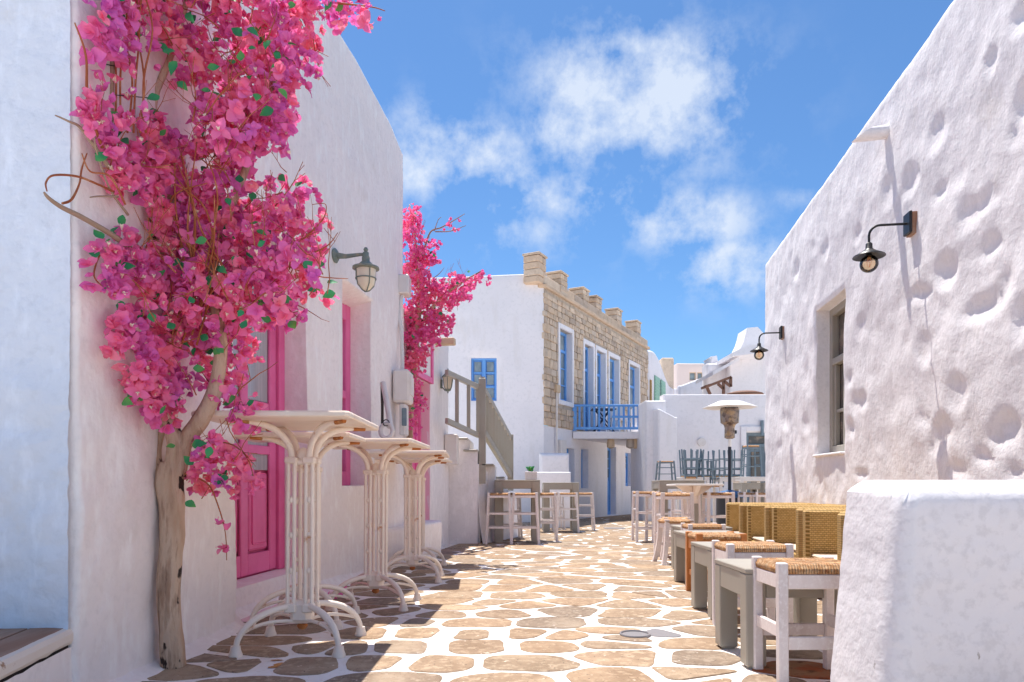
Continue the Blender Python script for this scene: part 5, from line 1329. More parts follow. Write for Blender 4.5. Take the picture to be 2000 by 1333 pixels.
# ------------------------------------------------------------------ marble topped bar tables
K = Kit(); ct = M_['castiron']; HT = 1.105
def octo(w, b=.02): return [(-w + b, -w), (w - b, -w), (w, -w + b), (w, w - b), (w - b, w), (-w + b, w), (-w, w - b), (-w, -w + b)]
def top_part(hw, hd):
    mb = MB(); 
    rings = [(0, .0), (.006, .001)]
    poly = octo(1, .05)
    lv = [(HT - .027, .985), (HT - .022, 1.0), (HT - .008, 1.0), (HT, .985)]
    vs = []
    for z, k_ in lv: vs += [(a * hw * k_, b * hd * k_, z) for a, b in poly]
    fs = [[i + r * 8, (i + 1) % 8 + r * 8, (i + 1) % 8 + (r + 1) * 8, i + (r + 1) * 8] for r in range(3) for i in range(8)] + [list(range(8))[::-1], list(range(24, 32))]
    return mb.add(vs, fs)
def table_kit(hw, hd):
    K = Kit(); K.part('table_top', top_part(hw, hd), M_['marble'])
    px_, py_ = .043, .046; ox = .045
    for sx in (-1, 1):
        for sy in (-1, 1):
            c = (ox + sx * px_, sy * py_)
            # two slender rods with knuckles
            mb = MB()
            for o_ in (-.015, .015):
                mb.tube([(c[0] + o_, c[1], .20), (c[0] + o_, c[1], .90)], .0100, 8)
            for z in (.37, .54, .71): mb.lathe([(.004, -.016), (.012, -.006), (.012, .006), (.004, .016)], 8, (c[0], c[1], z))
            K.part('upright', mb, ct, smooth=40)
            mb = MB(); mb.box(c[0] - .030, c[0] + .030, c[1] - .021, c[1] + .021, .885, .915, .006); K.part('collar', mb, ct); mb = MB(); mb.box(c[0] - .028, c[0] + .028, c[1] - .021, c[1] + .021, .17, .215, .006); K.part('collar', mb, ct)
            dx, dy = sx * .78, sy * .62
            pts = []
            for t in [i / 9 for i in range(10)]:
                r = .0 + .185 * (1 - cos(t * pi / 2)) if t < 1 else .185
                pts.append((c[0] + dx * r, c[1] + dy * r, .915 + .155 * sin(t * pi / 2)))
            pts.append((c[0] + dx * .235, c[1] + dy * .235, 1.0745))
            mb = MB(); mb.tube(pts, [.0165] * 8 + [.014, .011, .008], 8); K.part('bracket', mb, ct, smooth=50)
            mb = MB(); e_ = Vector(pts[-1]); mb.tube([e_ + Vector((-dx * .03, -dy * .03, -.004)), e_ + Vector((dx * .035, dy * .035, .0))], .012, 6); K.part('rusty_bolt', mb, M_['rusty'], smooth=50)
            # arched foot: upper and lower rib and a pad
            fx, fy = ox + sx * .235, sy * .225
            P0 = Vector((c[0], c[1], .20)); P3 = Vector((fx, fy, .035))
            def bez(t, k1, k2): 
                P1 = Vector((c[0] + (fx - c[0]) * k1, c[1] + (fy - c[1]) * k1, .20 + .0)); P2 = Vector((c[0] + (fx - c[0]) * k2, c[1] + (fy - c[1]) * k2, .17))
                return P0 * (1 - t) ** 3 + P1 * 3 * t * (1 - t) ** 2 + P2 * 3 * t * t * (1 - t) + P3 * t ** 3
            mb = MB(); mb.tube([bez(i / 10, .28, .96) for i in range(11)], [.0135 + .003 * sin(i / 10 * pi) for i in range(11)], 8)
            P0b = Vector((ox + sx * px_ * .6, c[1] * .6, .125))
            mb.tube([(P0b * (1 - t) ** 2 + Vector((fx * .55, fy * .55, .155)) * 2 * t * (1 - t) + bez(.82, .28, .96) * t * t) for t in [i / 7 for i in range(8)]], .009, 6)
            mb.lathe([(.030, 0), (.031, .012), (.024, .030), (.021, .05)], 10, (fx, fy, 0)); K.part('foot', mb, ct, smooth=50)
    mb = MB(); mb.box(ox - .05, ox + .05, -.05, .05, .115, .225, .02); K.part('hub', mb, ct, smooth=30)
    mb = MB(); mb.box(ox - .048, ox + .048, -.048, .048, .88, .905, .006); K.part('top_plate', mb, ct)
    mb = MB(); mb.lathe([(.004, .08), (.018, .085), (.026, .10), (.018, .114)], 10, (ox, 0, 0)); K.part('lower_finial', mb, M_['rusty'], smooth=50)
    mb = MB(); mb.lathe([(.03, .905), (.032, .93), (.022, .955), (.004, .965)], 12, (ox, 0, 0)); K.part('finial', mb, ct, smooth=50)
    return K
TK = table_kit(.35, .35); TK2 = table_kit(.34, .22)
g = 'marble topped cast iron tables by the left wall'
def mt(kit, cx_, cy_, rot, lb, ztop=None, sc=(1, 1)):
    s = 1.0
    loc = at(cx_, cy_); k_ = 1.0
    if ztop is not None: k_ = (ztop - loc.z) / HT
    return kit.put('marble_table', loc, radians(rot), lb, 'table', g, scale=(sc[0], sc[1], k_))
mt(TK, -1.068, 3.33, 0, 'nearest marble topped cast iron bar table, before the pink door', 1.050)
mt(TK2, -1.24, 3.97, 0, 'narrow marble table pushed to the wall between the two nearest tables', 1.012)
mt(TK, -.95, 4.53, -3, 'marble topped table second along the open side, by the fallen blossoms', 1.002)
mt(TK, -.90, 5.86, 3, 'marble topped bar table third along the wall, just before the plaster bench', .985)
mt(TK, -.98, 6.74, -2, 'farthest marble topped bar table, next to the plaster bench', .962)

# ------------------------------------------------------------------ wall lamps and fittings
def right_lamp(px, py, label):
    s_ = FR.s(px); z_ = FR.z(px, py); base = FR.p(s_, z_, .02)
    e = empty('wall_lamp', base, label, 'wall lamp', 'black lamps on the lumpy wall'); OFF[e.name] = base.copy()
    q = MB(); fbox(q, FR, s_ - .055, s_ + .055, z_ - .075, z_ + .075, .028, .048, .004); q.build('wall_plate', M_['black'], e)
    q = MB(); fbox(q, FR, s_ - .05, s_ + .05, z_ - .082, z_ + .068, -.02, .028); q.build('backing_block', M_['wood'], e)
    f = lambda d, dz: base + FR.n * d + Vector((0, 0, dz))
    pts = [f(.02, 0), f(.20, 0)] + [f(.20 + .075 * sin(t * pi / 2 / 6), -.075 * (1 - cos(t * pi / 2 / 6))) for t in range(1, 7)] + [f(.275, -.14)]
    q = MB(); q.tube(pts, .009, 8); q.build('arm', M_['black'], e, smooth=50)
    c = f(.275, 0)
    q = MB(); q.lathe([(.012, -.12), (.022, -.13), (.024, -.165), (.05, -.185), (.105, -.215), (.108, -.222), (.10, -.222), (.045, -.195), (.01, -.185)], 24, c); q.build('lamp_shade', M_['black'], e, smooth=50)
    q = MB(); q.lathe([(.018, -.19), (.02, -.215)], 12, c); q.build('socket', M_['black'], e, smooth=50)
    q = MB(); pr = [(.016, -.212)] + [(.062 * sin(a), -.272 + .062 * cos(a)) for a in [pi * (.12 + .86 * i / 10) for i in range(11)]]; q.lathe(pr, 18, c); q.build('bulb', M_['bulbglass'], e, smooth=60)
    q = MB()
    for a in (0, 2.1, 4.2): q.tube([c + Vector((.006 * cos(a), .006 * sin(a), -.22)), c + Vector((.016 * cos(a), .016 * sin(a), -.26)), c + Vector((.006 * cos(a + 1), .006 * sin(a + 1), -.295))], .0018, 5)
    q.build('filament', M_['filament'], e)
right_lamp(1784, 437, 'near black swan neck wall lamp high on the lumpy right wall')
right_lamp(1531, 650, 'far black swan neck wall lamp beyond the grey window')

# lantern on the left wall
s_ = FA.s(653); z_ = FA.z(653, 500); base = FA.p(s_, z_, .0)
e = empty('wall_lantern', base, 'aged green metal lantern with ribbed glass on the left wall beside the bougainvillea', 'wall lamp'); OFF[e.name] = base.copy()
f = lambda d, dz, a=0: base + FA.n * d + FA.u * a + Vector((0, 0, dz))
q = MB(); q.lathe([(.055, 0), (.06, .012), (.04, .028)], 18, (0, 0, 0)); q.xf(Matrix.Translation(base) @ Matrix((FA.u, Vector((0, 0, 1)), FA.n)).transposed().to_4x4()); q.build('wall_plate', M_['verdigris'], e, smooth=40)
q = MB(); q.tube([f(.02, 0), f(.10, -.01), f(.22, .0), f(.28, -.004)], [.026, .018, .013, .012], 10); q.build('arm', M_['verdigris'], e, smooth=50)
c = f(.265, 0)
q = MB(); q.lathe([(.03, -.07), (.032, -.03), (.024, -.01), (.024, .012), (.012, .02), (.02, .035), (.012, .052), (.003, .056)], 16, c); q.build('finial', M_['verdigris'], e, smooth=50)
q = MB(); q.lathe([(.035, -.06), (.06, -.085), (.068, -.095), (.105, -.105), (.107, -.118), (.085, -.125)], 22, c); q.build('lamp_cap', M_['verdigris'], e, smooth=50)
q = MB(); q.lathe([(.080, -.125), (.078, -.19), (.066, -.245), (.03, -.285), (.008, -.295)], 22, c); q.build('glass', M_['lampglass'], e, smooth=50)
for a in range(4):
    ca, sa = cos(a * pi / 2 + .6), sin(a * pi / 2 + .6); q = MB(); q.tube([c + Vector((ca * r, sa * r, z)) for r, z in ((.083, -.12), (.082, -.19), (.069, -.248), (.03, -.29), (.004, -.30))], .0045, 6); q.build('cage_rib', M_['verdigris'], e, smooth=50)
q = MB(); q.lathe([(.084, -.20), (.084, -.192), (.079, -.192), (.079, -.20)], 22, c); q.build('cage_ring', M_['verdigris'], e, smooth=50)
# carriage lantern on the second house
s_ = FB.s(861); z_ = FB.z(866, 745); base = FB.p(s_, z_, 0)
e = empty('wall_lantern', base, 'small carriage lantern on the second house beside the stair rail', 'wall lamp'); OFF[e.name] = base.copy(); c = base + FB.n * .10
q = MB(); fbox(q, FB, s_ - .03, s_ + .03, z_ - .12, z_ + .0, .0, .02, .004); q.build('wall_plate', M_['verdigris'], e)
q = MB(); q.tube([base + Vector((0, 0, -.08)), base + FB.n * .06 + Vector((0, 0, -.15)), c + Vector((0, 0, -.13))], .009, 6); q.build('arm', M_['verdigris'], e)
q = MB(); q.lathe([(.04, -.13), (.055, -.10), (.075, .03)], 6, c); q.build('glass', M_['lampglass'], e)
for k in range(6):
    a = 2 * pi * (k + .5) / 6; q = MB(); q.tube([c + Vector((.041 * cos(a), .041 * sin(a), -.13)), c + Vector((.056 * cos(a), .056 * sin(a), -.10)), c + Vector((.077 * cos(a), .077 * sin(a), .03))], .005, 5); q.build('lantern_bar', M_['verdigris'], e)
q = MB(); q.lathe([(.085, .03), (.08, .045), (.04, .085), (.015, .10), (.018, .12), (.004, .15)], 12, c); q.build('lamp_cap', M_['verdigris'], e, smooth=40)
q = MB(); q.lathe([(.03, -.16), (.045, -.14), (.045, -.13)], 12, c); q.lathe([(.003, -.19), (.012, -.175), (.008, -.16)], 8, c); q.build('lantern_base', M_['verdigris'], e, smooth=40)

# boxes and awning crank at the end of the first house
def corner_box(name, px0, px1, py0, py1, Yd, dep, label, cat, mt=None):
    a = P(px0, py1, Yd); b = P(px1, py0, Yd); q = MB(); q.box(a.x, b.x, Yd, Yd + dep, a.z, b.z, .012); o = q.build(name, mt or M_['pvc']); tag(o, label, cat); return o
e = empty('meter_box', P(778, 850, 7.0), 'white meter box with a hinged front on the end of the left wall', 'meter box'); OFF[e.name] = e.location.copy()
a = P(770, 788, 7.0); b = P(802, 724, 7.0); q = MB(); q.box(a.x, b.x, 6.9, 7.2, a.z, b.z, .02); q.build('cupboard', M_['pvc'], e)
a2 = P(782, 852, 7.0); b2 = P(795, 790, 7.0); q = MB(); q.box(a2.x, b2.x, 6.92, 7.12, a2.z, b2.z, .015); q.build('cable_duct', M_['pvc'], e)
q = MB(); q.box(b.x - .004, b.x + .012, 6.93, 7.16, a.z + .08, b.z - .06, .004); q.build('hinged_cover', M_['pvc'], e)
q = MB(); c_ = P(789, 815, 6.92); q.box(c_.x - .02, c_.x + .03, 6.90, 6.92, c_.z - .09, c_.z + .09, .006); q.build('switch_plate', M_['greyblue'], e)
cr = empty('awning_crank', P(752, 845, 6.35), 'white awning crank and looped hose hung on the left wall', 'crank'); OFF[cr.name] = cr.location.copy()
q = MB(); q.tube([P(748, 748, 6.35), P(760, 812, 6.2), P(762, 835, 6.15)], [.026, .026, .03], 10); q.build('tube', M_['pvc'], cr, smooth=50)
q = MB(); cc = P(755, 842, 6.1)
q.tube([cc + Vector((.055 * cos(t), .01 * sin(t), .065 * sin(t))) for t in [i * 2 * pi / 16 for i in range(17)]], .02, 8); q.build('hose_loop', M_['pvc'], cr, smooth=50)
q = MB(); q.tube([cc + Vector((.0 + .028 * cos(t), -.02, .07 + .028 * sin(t))) for t in [i * 2 * pi / 12 for i in range(11)]], .005, 6); q.build('hook', M_['black'], cr, smooth=50)
q = MB(); q.box(cc.x - .05, cc.x + .03, 6.08, 6.2, cc.z - .25, cc.z - .06, .01); q.build('bracket', M_['castiron'], cr)
fb = MB(); fbox(fb, FA, FA.s(744), FA.s(749), FA.z(747, 835), FA.z(747, 750), -.002, .003); o = fb.build('cable_slot', M_['gap'], None); tag(o, 'dark narrow cable slot behind the awning crank', 'slot')
a = P(778, 578, 7.25); b = P(801, 541, 7.25); q = MB(); q.box(a.x, b.x, 7.15, 7.35, a.z, b.z, .012); o = q.build('junction_box', M_['pvc']); tag(o, 'white junction box high on the corner behind the smaller bougainvillea', 'box')
q = MB(); pts = [P(786, 578, 7.2), P(781, 595, 7.18), P(779, 620, 7.15), P(784, 645, 7.12), P(786, 700, 7.1), P(786, 724, 7.05)]; q.tube(pts, .02, 8); o = q.build('cable', M_['pvc'], None, smooth=50); tag(o, 'white cable running down from the junction box to the meter box', 'cable')
o = corner_box('utility_box', 868, 893, 848, 908, 9.5, .3, 'cream utility box on the stair landing wall', 'box')
tags = P(830, 530, 9)

# drain covers
dc = G(1240, 1242); q = MB(); q.tube([Vector((dc.x + .075 * cos(t), dc.y + .075 * sin(t), gz(dc.y) + .009)) for t in [i * 2 * pi / 28 for i in range(29)]], .006, 6); 
dr_ = empty('drain_cover', (dc.x, dc.y, gz(dc.y)), 'small round grey drain ring set in the white mortar', 'drain cover'); OFF[dr_.name] = Vector((dc.x, dc.y, gz(dc.y)))
q.build('ring', M_['slate'], dr_, smooth=50)
q = MB(); q.lathe([(.07, 0), (.07, .007)], 24, (dc.x, dc.y, gz(dc.y))); q.build('lid', M_['slate'], dr_)
dc = G(1200, 1033); q = MB(); q.box(dc.x - .21, dc.x + .21, dc.y - .17, dc.y + .17, gz(dc.y) - .01, gz(dc.y) + .016, .004); o = q.build('manhole_cover', M_['slate']); tag(o, 'flat grey rectangular manhole cover between the bar table groups', 'manhole cover')

# rust stains on the mortar under the nearest table: thin crusts
rs = random.Random(3)
st_ = MB()
for (cx6, cy6, rx, ry) in ((460, 1290, 55, 16), (400, 1310, 40, 8), (620, 1258, 40, 7), (430, 1252, 60, 4), (750, 1245, 20, 5), (640, 1305, 16, 4), (760, 1310, 20, 8), (860, 1248, 18, 7)):
    c = G(440 + cx6 / 4.3, 1000 + cy6 / 4.3); sx_ = rx / 4.3 / F * c.y; sy_ = ry / 4.3 * c.y * c.y / 1000
    n = 14; pl = []
    for k in range(n):
        a = 2 * pi * k / n; r = 1 + .45 * nz3(cos(a) * 1.7 + cx6, sin(a) * 1.7, cy6); pl.append((c.x + sx_ * r * cos(a), c.y + sy_ * r * sin(a)))
    st_.add([(x, y, gz(y) + .0035) for x, y in pl], [list(range(n))])
o = st_.build('rust_stains', M_['rust'], street); o['kind'] = 'stuff'

# ------------------------------------------------------------------ bougainvilleas
def bract_blossom(seed, size, nb=4, bud=False):
    rr = random.Random(seed); mb = MB()
    for k in range(nb):
        a = 2 * pi * k / nb + rr.uniform(-.35, .35); op = rr.uniform(.35, 1.15) if not bud else rr.uniform(.1, .3)
        L_ = size * rr.uniform(.8, 1.15); Wd = L_ * rr.uniform(.32, .50); curl = rr.uniform(-.5, .7)
        prof = [(0, .18), (.25, .78), (.5, 1.0), (.75, .80), (.93, .35), (1.0, .04)]
        b = len(mb.v)
        for (t, w) in prof:
            th = op + curl * t * 1.2
            r_ = L_ * t * sin(th); z = L_ * t * cos(th)
            for s_ in (-1, 0, 1):
                off = s_ * Wd * w; cup = .22 * abs(s_) * w * L_ * .5 + .03 * L_ * rr.uniform(-1, 1) * (abs(s_))
                ruf = .09 * L_ * rr.uniform(-1, 1) * abs(s_) * t; x, y = r_ - cup * cos(th) + ruf, off + ruf * .6
                mb.v.append(Vector((x * cos(a) - y * sin(a), x * sin(a) + y * cos(a), z + cup * sin(th))))
        for i in range(len(prof) - 1):
            for j in range(2):
                q_ = b + i * 3 + j; mb.f.append([q_, q_ + 1, q_ + 4, q_ + 3]); mb.mi.append(0)
    return mb
def leaf_mb(seed, size):
    rr = random.Random(seed); mb = MB(); L_ = size * rr.uniform(.85, 1.2); bend = rr.uniform(-.3, .5); fold = rr.uniform(.1, .35)
    prof = [(0, .05), (.15, .62), (.35, 1), (.6, .85), (.82, .42), (1, .03)]
    for (t, w) in prof:
        for s_ in (-1, 0, 1): mb.v.append(Vector((L_ * t, s_ * L_ * .36 * w, L_ * (-bend * t * t + fold * abs(s_) * w * .36))))
    for i in range(len(prof) - 1):
        for j in range(2): q_ = i * 3 + j; mb.f.append([q_, q_ + 1, q_ + 4, q_ + 3]); mb.mi.append(0)
    return mb
def bougain(name, label, base, crown, skeleton, twigs, Yc, size, count, leafn, maxparts, seed, petal, Yfun, extra=None):
    rr = random.Random(seed)
    e = empty(name, base, label, 'shrub'); OFF[e.name] = Vector(base)
    vm = [bract_blossom(seed * 10 + k, size, rr.choice((3, 4, 4, 5, 6))) for k in range(12)]; vme = [m_.mesh('flower', petal, smooth=True, fix=False) for m_ in vm]
    lm = [leaf_mb(seed + k, size * 1.0) for k in range(5)]; lme = [m_.mesh('leaf', M_['leaf'], smooth=True, fix=False) for m_ in lm]
    for nm, pts, rads, mt_ in skeleton:
        q = MB(); P_ = [P(*p) for p in pts]
        # smooth the polyline a little
        out, ro = [], []
        for i in range(len(P_) - 1):
            a0 = P_[max(0, i - 1)]; a1 = P_[i]; a2 = P_[i + 1]; a3 = P_[min(len(P_) - 1, i + 2)]
            sg = 6
            for t in range(sg):
                t_ = t / sg
                v = .5 * ((2 * a1) + (-a0 + a2) * t_ + (2 * a0 - 5 * a1 + 4 * a2 - a3) * t_ ** 2 + (-a0 + 3 * a1 - 3 * a2 + a3) * t_ ** 3)
                r_ = rads[i] * (1 - t_) + rads[i + 1] * t_
                out.append(v); ro.append(r_ * (1 + .10 * nz3(v.x * 9, v.y * 9, v.z * 9)))
        out.append(P_[-1]); ro.append(rads[-1])
        nn = 14 if rads[0] > .02 else 8
        st = len(q.v); q.tube(out, ro, nn)
        if nn == 14:
            for i in range(len(out)):
                for k in range(nn):
                    v = q.v[st + i * nn + k]; c_ = out[i]; dvec = (v - c_); a_ = 2 * pi * k / nn
                    q.v[st + i * nn + k] = c_ + dvec * (1 + .16 * nz3(cos(a_) * 1.6, sin(a_) * 1.6, c_.z * 2.2 + c_.x * 3) + .07 * nz3(cos(a_) * 4, sin(a_) * 4, c_.z * 9))
        q.build(nm, M_[mt_], e, smooth=True)
    def spot():
        tot_ = [c[4] if len(c) > 4 else c[2] * c[3] for c in crown]
        c = rr.choices(crown, tot_)[0]
        while True:
            a, b = rr.uniform(-1, 1), rr.uniform(-1, 1)
            if a * a + b * b <= 1: break
        d_ = rr.uniform(-1, 1) * sqrt(max(.05, 1 - (a * a + b * b) * .8))
        px, py = c[0] + a * c[2], c[1] + b * c[3]
        Y = Yfun(px, py, d_); return P(px, py, Y), d_
    blobs = []
    cl = []
    while len(blobs) < count:
        p, d_ = spot()
        # clusters of a handful
        for _ in range(rr.randint(2, 6)):
            o_ = Vector((rr.gauss(0, 1), rr.gauss(0, 1), rr.gauss(0, 1))) * size * .62
            q_ = p + o_
            if q_.x < XLIM(q_.y): continue
            n_ = (o_.normalized() + Vector((.1, -.75, .15))).normalized(); blobs.append((q_, n_))
    blobs = blobs[:count]
    blobs.sort(key=lambda q: q[0].y - .0)
    rest = MB()
    for i, (p, n_) in enumerate(blobs):
        k = rr.randrange(12); sc = rr.uniform(.55, 1.12)
        rot = n_.to_track_quat('Z', 'Y').to_matrix().to_4x4() @ Matrix.Rotation(rr.uniform(0, 6.28), 4, 'Z')
        if i < maxparts:
            o = bpy.data.objects.new('flower', vme[k]); COL.objects.link(o); o.parent = e; o.matrix_basis = Matrix.Translation(p - OFF[e.name]) @ rot @ Matrix.Scale(sc, 4)
        else:
            st = len(rest.v); rest.add(vm[k].v, vm[k].f); rest.xf(Matrix.Translation(p) @ rot @ Matrix.Scale(sc, 4), st)
    if rest.v: o = rest.build('inner_flowers', petal, e, smooth=True, fix=False); o['kind'] = 'stuff'
    # bright stamens
    q = MB()
    for i, (p, n_) in enumerate(blobs):
        if i % 3 == 0 and size > .04:
            st = len(q.v); q.box(-.0022, .0022, -.0022, .0022, .0, size * .55); q.xf(Matrix.Translation(p) @ n_.to_track_quat('Z', 'Y').to_matrix().to_4x4(), st)
            for s_ in range(3):
                st = len(q.v); a_ = s_ * 2.1; q.box(-.0016, .0016, -.0016, .0016, size * .3, size * .6); q.xf(Matrix.Translation(p) @ n_.to_track_quat('Z', 'Y').to_matrix().to_4x4() @ Matrix.Rotation(.22, 4, (cos(a_), sin(a_), 0)), st)
    if q.v: o = q.build('stamens', M_['centre'], e); o['kind'] = 'stuff'
    for i in range(leafn):
        p, d_ = spot(); p = p + Vector((rr.gauss(0, 1) * size * .5, -abs(rr.gauss(0, 1)) * size * .9 - .05 * (Yc < 5), rr.gauss(0, 1) * size))
        if p.x < XLIM(p.y): continue
        if Yc < 5 and p.x / p.y < -.62: continue
        k = rr.randrange(5); o = bpy.data.objects.new('leaf', lme[k]); COL.objects.link(o); o.parent = e
        n_ = Vector((rr.uniform(-.6, .6), -1, rr.uniform(-.1, 1.0))).normalized()
        o.matrix_basis = Matrix.Translation(p - OFF[e.name]) @ n_.to_track_quat('Z', 'Y').to_matrix().to_4x4() @ Matrix.Rotation(rr.uniform(0, 6.28), 4, 'Z') @ Matrix.Scale(rr.uniform(.8, 1.25), 4)
    # thin twigs
    for i in range(twigs):
        p, d_ = spot(); a_ = rr.uniform(-.9, .9); ln_ = rr.uniform(.1, .34) * size / .045; dirv_ = Vector((sin(a_), rr.uniform(-.5, .1), cos(a_) * rr.choice((1, 1, 1, -.5)))).normalized()
        p = p + Vector((0, -.05 * size / .045, 0)); pts = []; v = p.copy()
        if p.x < XLIM(p.y): continue
        for k in range(6):
            pts.append(v.copy()); v = v + dirv_ * ln_ / 5; dirv_ = (dirv_ + Vector((rr.uniform(-.3, .3), rr.uniform(-.2, .2), rr.uniform(-.2, .2)))).normalized()
        if min(q_.x - XLIM(q_.y) for q_ in pts) < .0: continue
        q = MB(); r0 = rr.uniform(.0018, .0036) * (size / .045) ** .6; q.tube(pts, [r0 * (1 - .13 * k) for k in range(6)], 5)
        for k in (2, 3, 4):
            if rr.random() < .6:
                s_ = pts[k]; q.tube([s_, s_ + (dirv_ + Vector((rr.uniform(-1, 1), rr.uniform(-.5, .3), rr.uniform(-.6, 1)))).normalized() * ln_ * .25], r0 * .5, 4)
        q.build('twig', M_['twig'], e)
    if extra: extra(e, vme, lme, rr)
    return e

def XLIM(y): return max(-1.49, FA.o.x + .1463 * y + .03) if y > 3.86 else -1.485
def Yf1(px, py, d_):
    lim = 1.47 * F / max(60, (1000 - px)); base_ = 3.02 + .10 * sin(py * .02) + .0005 * (px - 330)
    return min(lim, base_ + .30 * d_)
crown1 = [(230, 45, 50, 55), (300, 20, 60, 45), (390, 35, 90, 70), (500, 55, 90, 75), (610, 30, 60, 48), (565, 110, 55, 50), (480, 130, 70, 55), (360, 100, 55, 50), (440, 190, 70, 60), (545, 175, 48, 60), (520, 250, 65, 55), (440, 270, 65, 62),
          (275, 310, 64, 72, 7500), (205, 235, 35, 38), (395, 350, 65, 60), (470, 380, 85, 60), (565, 385, 55, 38), (430, 450, 85, 50), (540, 465, 88, 58), (325, 425, 40, 35), (245, 500, 48, 28), (225, 540, 45, 34), (310, 530, 65, 50), (400, 535, 80, 52), (520, 545, 80, 50), (605, 530, 40, 48), (630, 575, 24, 16, 500),
          (300, 600, 75, 52), (400, 610, 78, 55), (500, 600, 68, 50), (555, 615, 48, 36), (265, 665, 40, 42), (290, 715, 50, 42), (325, 765, 50, 38), (295, 790, 40, 28), (365, 665, 55, 50), (445, 675, 48, 58), (462, 735, 36, 48), (466, 790, 30, 36), (390, 745, 48, 40), (400, 885, 40, 22, 700), (425, 935, 40, 22, 900), (365, 925, 18, 22, 250), (395, 965, 30, 12, 250), (470, 800, 26, 30, 900), (440, 900, 45, 26, 700), (225, 625, 22, 30, 700), (190, 545, 22, 16, 350), (230, 90, 45, 40, 1400), (722, 35, 16, 22, 450), (690, 8, 36, 10, 500), (350, -70, 160, 70), (560, -60, 140, 60)]
skel1 = [('trunk', [(339, 1308, 2.92), (333, 1230, 2.92), (330, 1150, 2.93), (336, 1060, 2.94), (336, 990, 2.95), (331, 945, 2.96), (336, 905, 2.96)], [.050, .047, .049, .051, .053, .058, .045], 'bark'),
         ('branch', [(328, 960, 2.96), (310, 925, 2.96), (306, 880, 2.96), (314, 840, 2.97), (318, 800, 2.97)], [.030, .022, .019, .017, .012], 'bark'),
         ('branch', [(330, 940, 2.95), (343, 880, 2.95), (338, 845, 2.95), (318, 800, 2.96), (305, 750, 2.97), (318, 690, 2.98), (330, 640, 2.98)], [.036, .034, .031, .029, .026, .024, .02], 'bark'),
         ('branch', [(345, 930, 2.96), (358, 870, 2.97), (392, 820, 2.97), (418, 765, 2.98), (430, 700, 2.99), (428, 640, 3.0), (404, 560, 3.0), (372, 505, 3.0), (345, 420, 3.0), (310, 290, 2.98), (272, 190, 2.95), (258, 70, 2.95)], [.036, .034, .036, .033, .028, .026, .024, .022, .020, .017, .015, .012], 'bark'),
         ('branch', [(372, 505, 2.98), (340, 520, 2.95), (300, 450, 2.9), (260, 400, 2.85), (235, 370, 2.8)], [.022, .020, .017, .014, .01], 'bark'),
         ('branch', [(404, 560, 3.0), (440, 440, 3.05), (480, 330, 3.1), (520, 200, 3.15), (565, 80, 3.2), (610, -40, 3.2)], [.022, .019, .016, .014, .012, .01], 'bark'),
         ('branch', [(310, 290, 2.98), (300, 200, 2.96), (330, 120, 3.0), (360, 20, 3.02), (380, -60, 3.02)], [.018, .016, .014, .012, .01], 'bark'),
         ('branch', [(215, 260, 2.60), (218, 170, 2.62), (220, 80, 2.62)], [.010, .010, .008], 'drybranch'),
         ('dry_branch', [(262, 492, 2.66), (220, 460, 2.50), (160, 425, 2.34), (120, 405, 2.24), (96, 388, 2.18), (86, 376, 2.16)], [.012, .010, .009, .008, .006, .003], 'drybranch'),
         ('dry_branch', [(215, 330, 2.5), (180, 280, 2.42), (155, 248, 2.36), (135, 238, 2.32), (118, 230, 2.30), (108, 226, 2.28)], [.009, .007, .005, .004, .003, .002], 'drybranch'),
         ('dry_twig', [(222, 375, 2.52), (190, 360, 2.42), (150, 345, 2.34), (105, 343, 2.24), (90, 357, 2.21), (92, 374, 2.20)], [.005, .004, .004, .0035, .003, .002], 'twig'),
         ('dry_twig', [(122, 398, 2.30), (140, 390, 2.34), (155, 360, 2.38), (160, 330, 2.4), (170, 300, 2.42)], [.004, .004, .003, .003, .002], 'twig'),
         ('dry_twig', [(200, 290, 2.46), (172, 200, 2.38), (168, 110, 2.37), (146, 45, 2.33)], [.006, .005, .004, .0025], 'twig'),
         ('dry_twig', [(250, 420, 2.62), (215, 370, 2.50), (190, 300, 2.42), (183, 255, 2.38)], [.005, .004, .003, .002], 'drybranch'),
         ('dry_twig', [(205, 480, 2.5), (190, 510, 2.46), (184, 540, 2.42), (200, 560, 2.44)], [.004, .003, .003, .002], 'twig'),
         ('dry_twig', [(230, 385, 2.5), (195, 384, 2.42), (176, 386, 2.37)], [.004, .003, .002], 'drybranch'),
         ('dry_twig', [(245, 400, 2.5), (215, 345, 2.42), (176, 335, 2.37), (160, 300, 2.34)], [.004, .003, .003, .002], 'twig'),
         ('twig', [(590, 470, 3.1), (630, 430, 3.1), (636, 400, 3.1), (610, 400, 3.1)], [.004, .003, .002, .0015], 'twig'),
         ('twig', [(600, 500, 3.05), (640, 480, 3.05), (660, 455, 3.05)], [.004, .003, .0015], 'twig'),
         ('twig', [(560, 520, 3.0), (620, 540, 3.0), (680, 545, 3.0)], [.004, .003, .0015], 'twig'),
         ('twig', [(640, 5, 3.1), (690, 10, 3.1), (730, 15, 3.1), (752, 22, 3.1)], [.005, .004, .003, .002], 'twig'),
         ('twig', [(385, 880, 2.92), (440, 865, 2.9), (480, 890, 2.88), (495, 930, 2.87)], [.004, .003, .003, .002], 'twig'),
         ('twig', [(360, 925, 2.92), (405, 945, 2.9), (425, 985, 2.88), (440, 1040, 2.87), (443, 1095, 2.87)], [.004, .003, .003, .002, .0015], 'twig'),
         ('tie_wire', [(168, 112, 2.55), (215, 128, 2.6), (250, 130, 2.7)], [.002, .002, .002], 'black'), ('tie_wire', [(225, 186, 2.6), (305, 193, 2.7)], [.002, .002], 'black')]
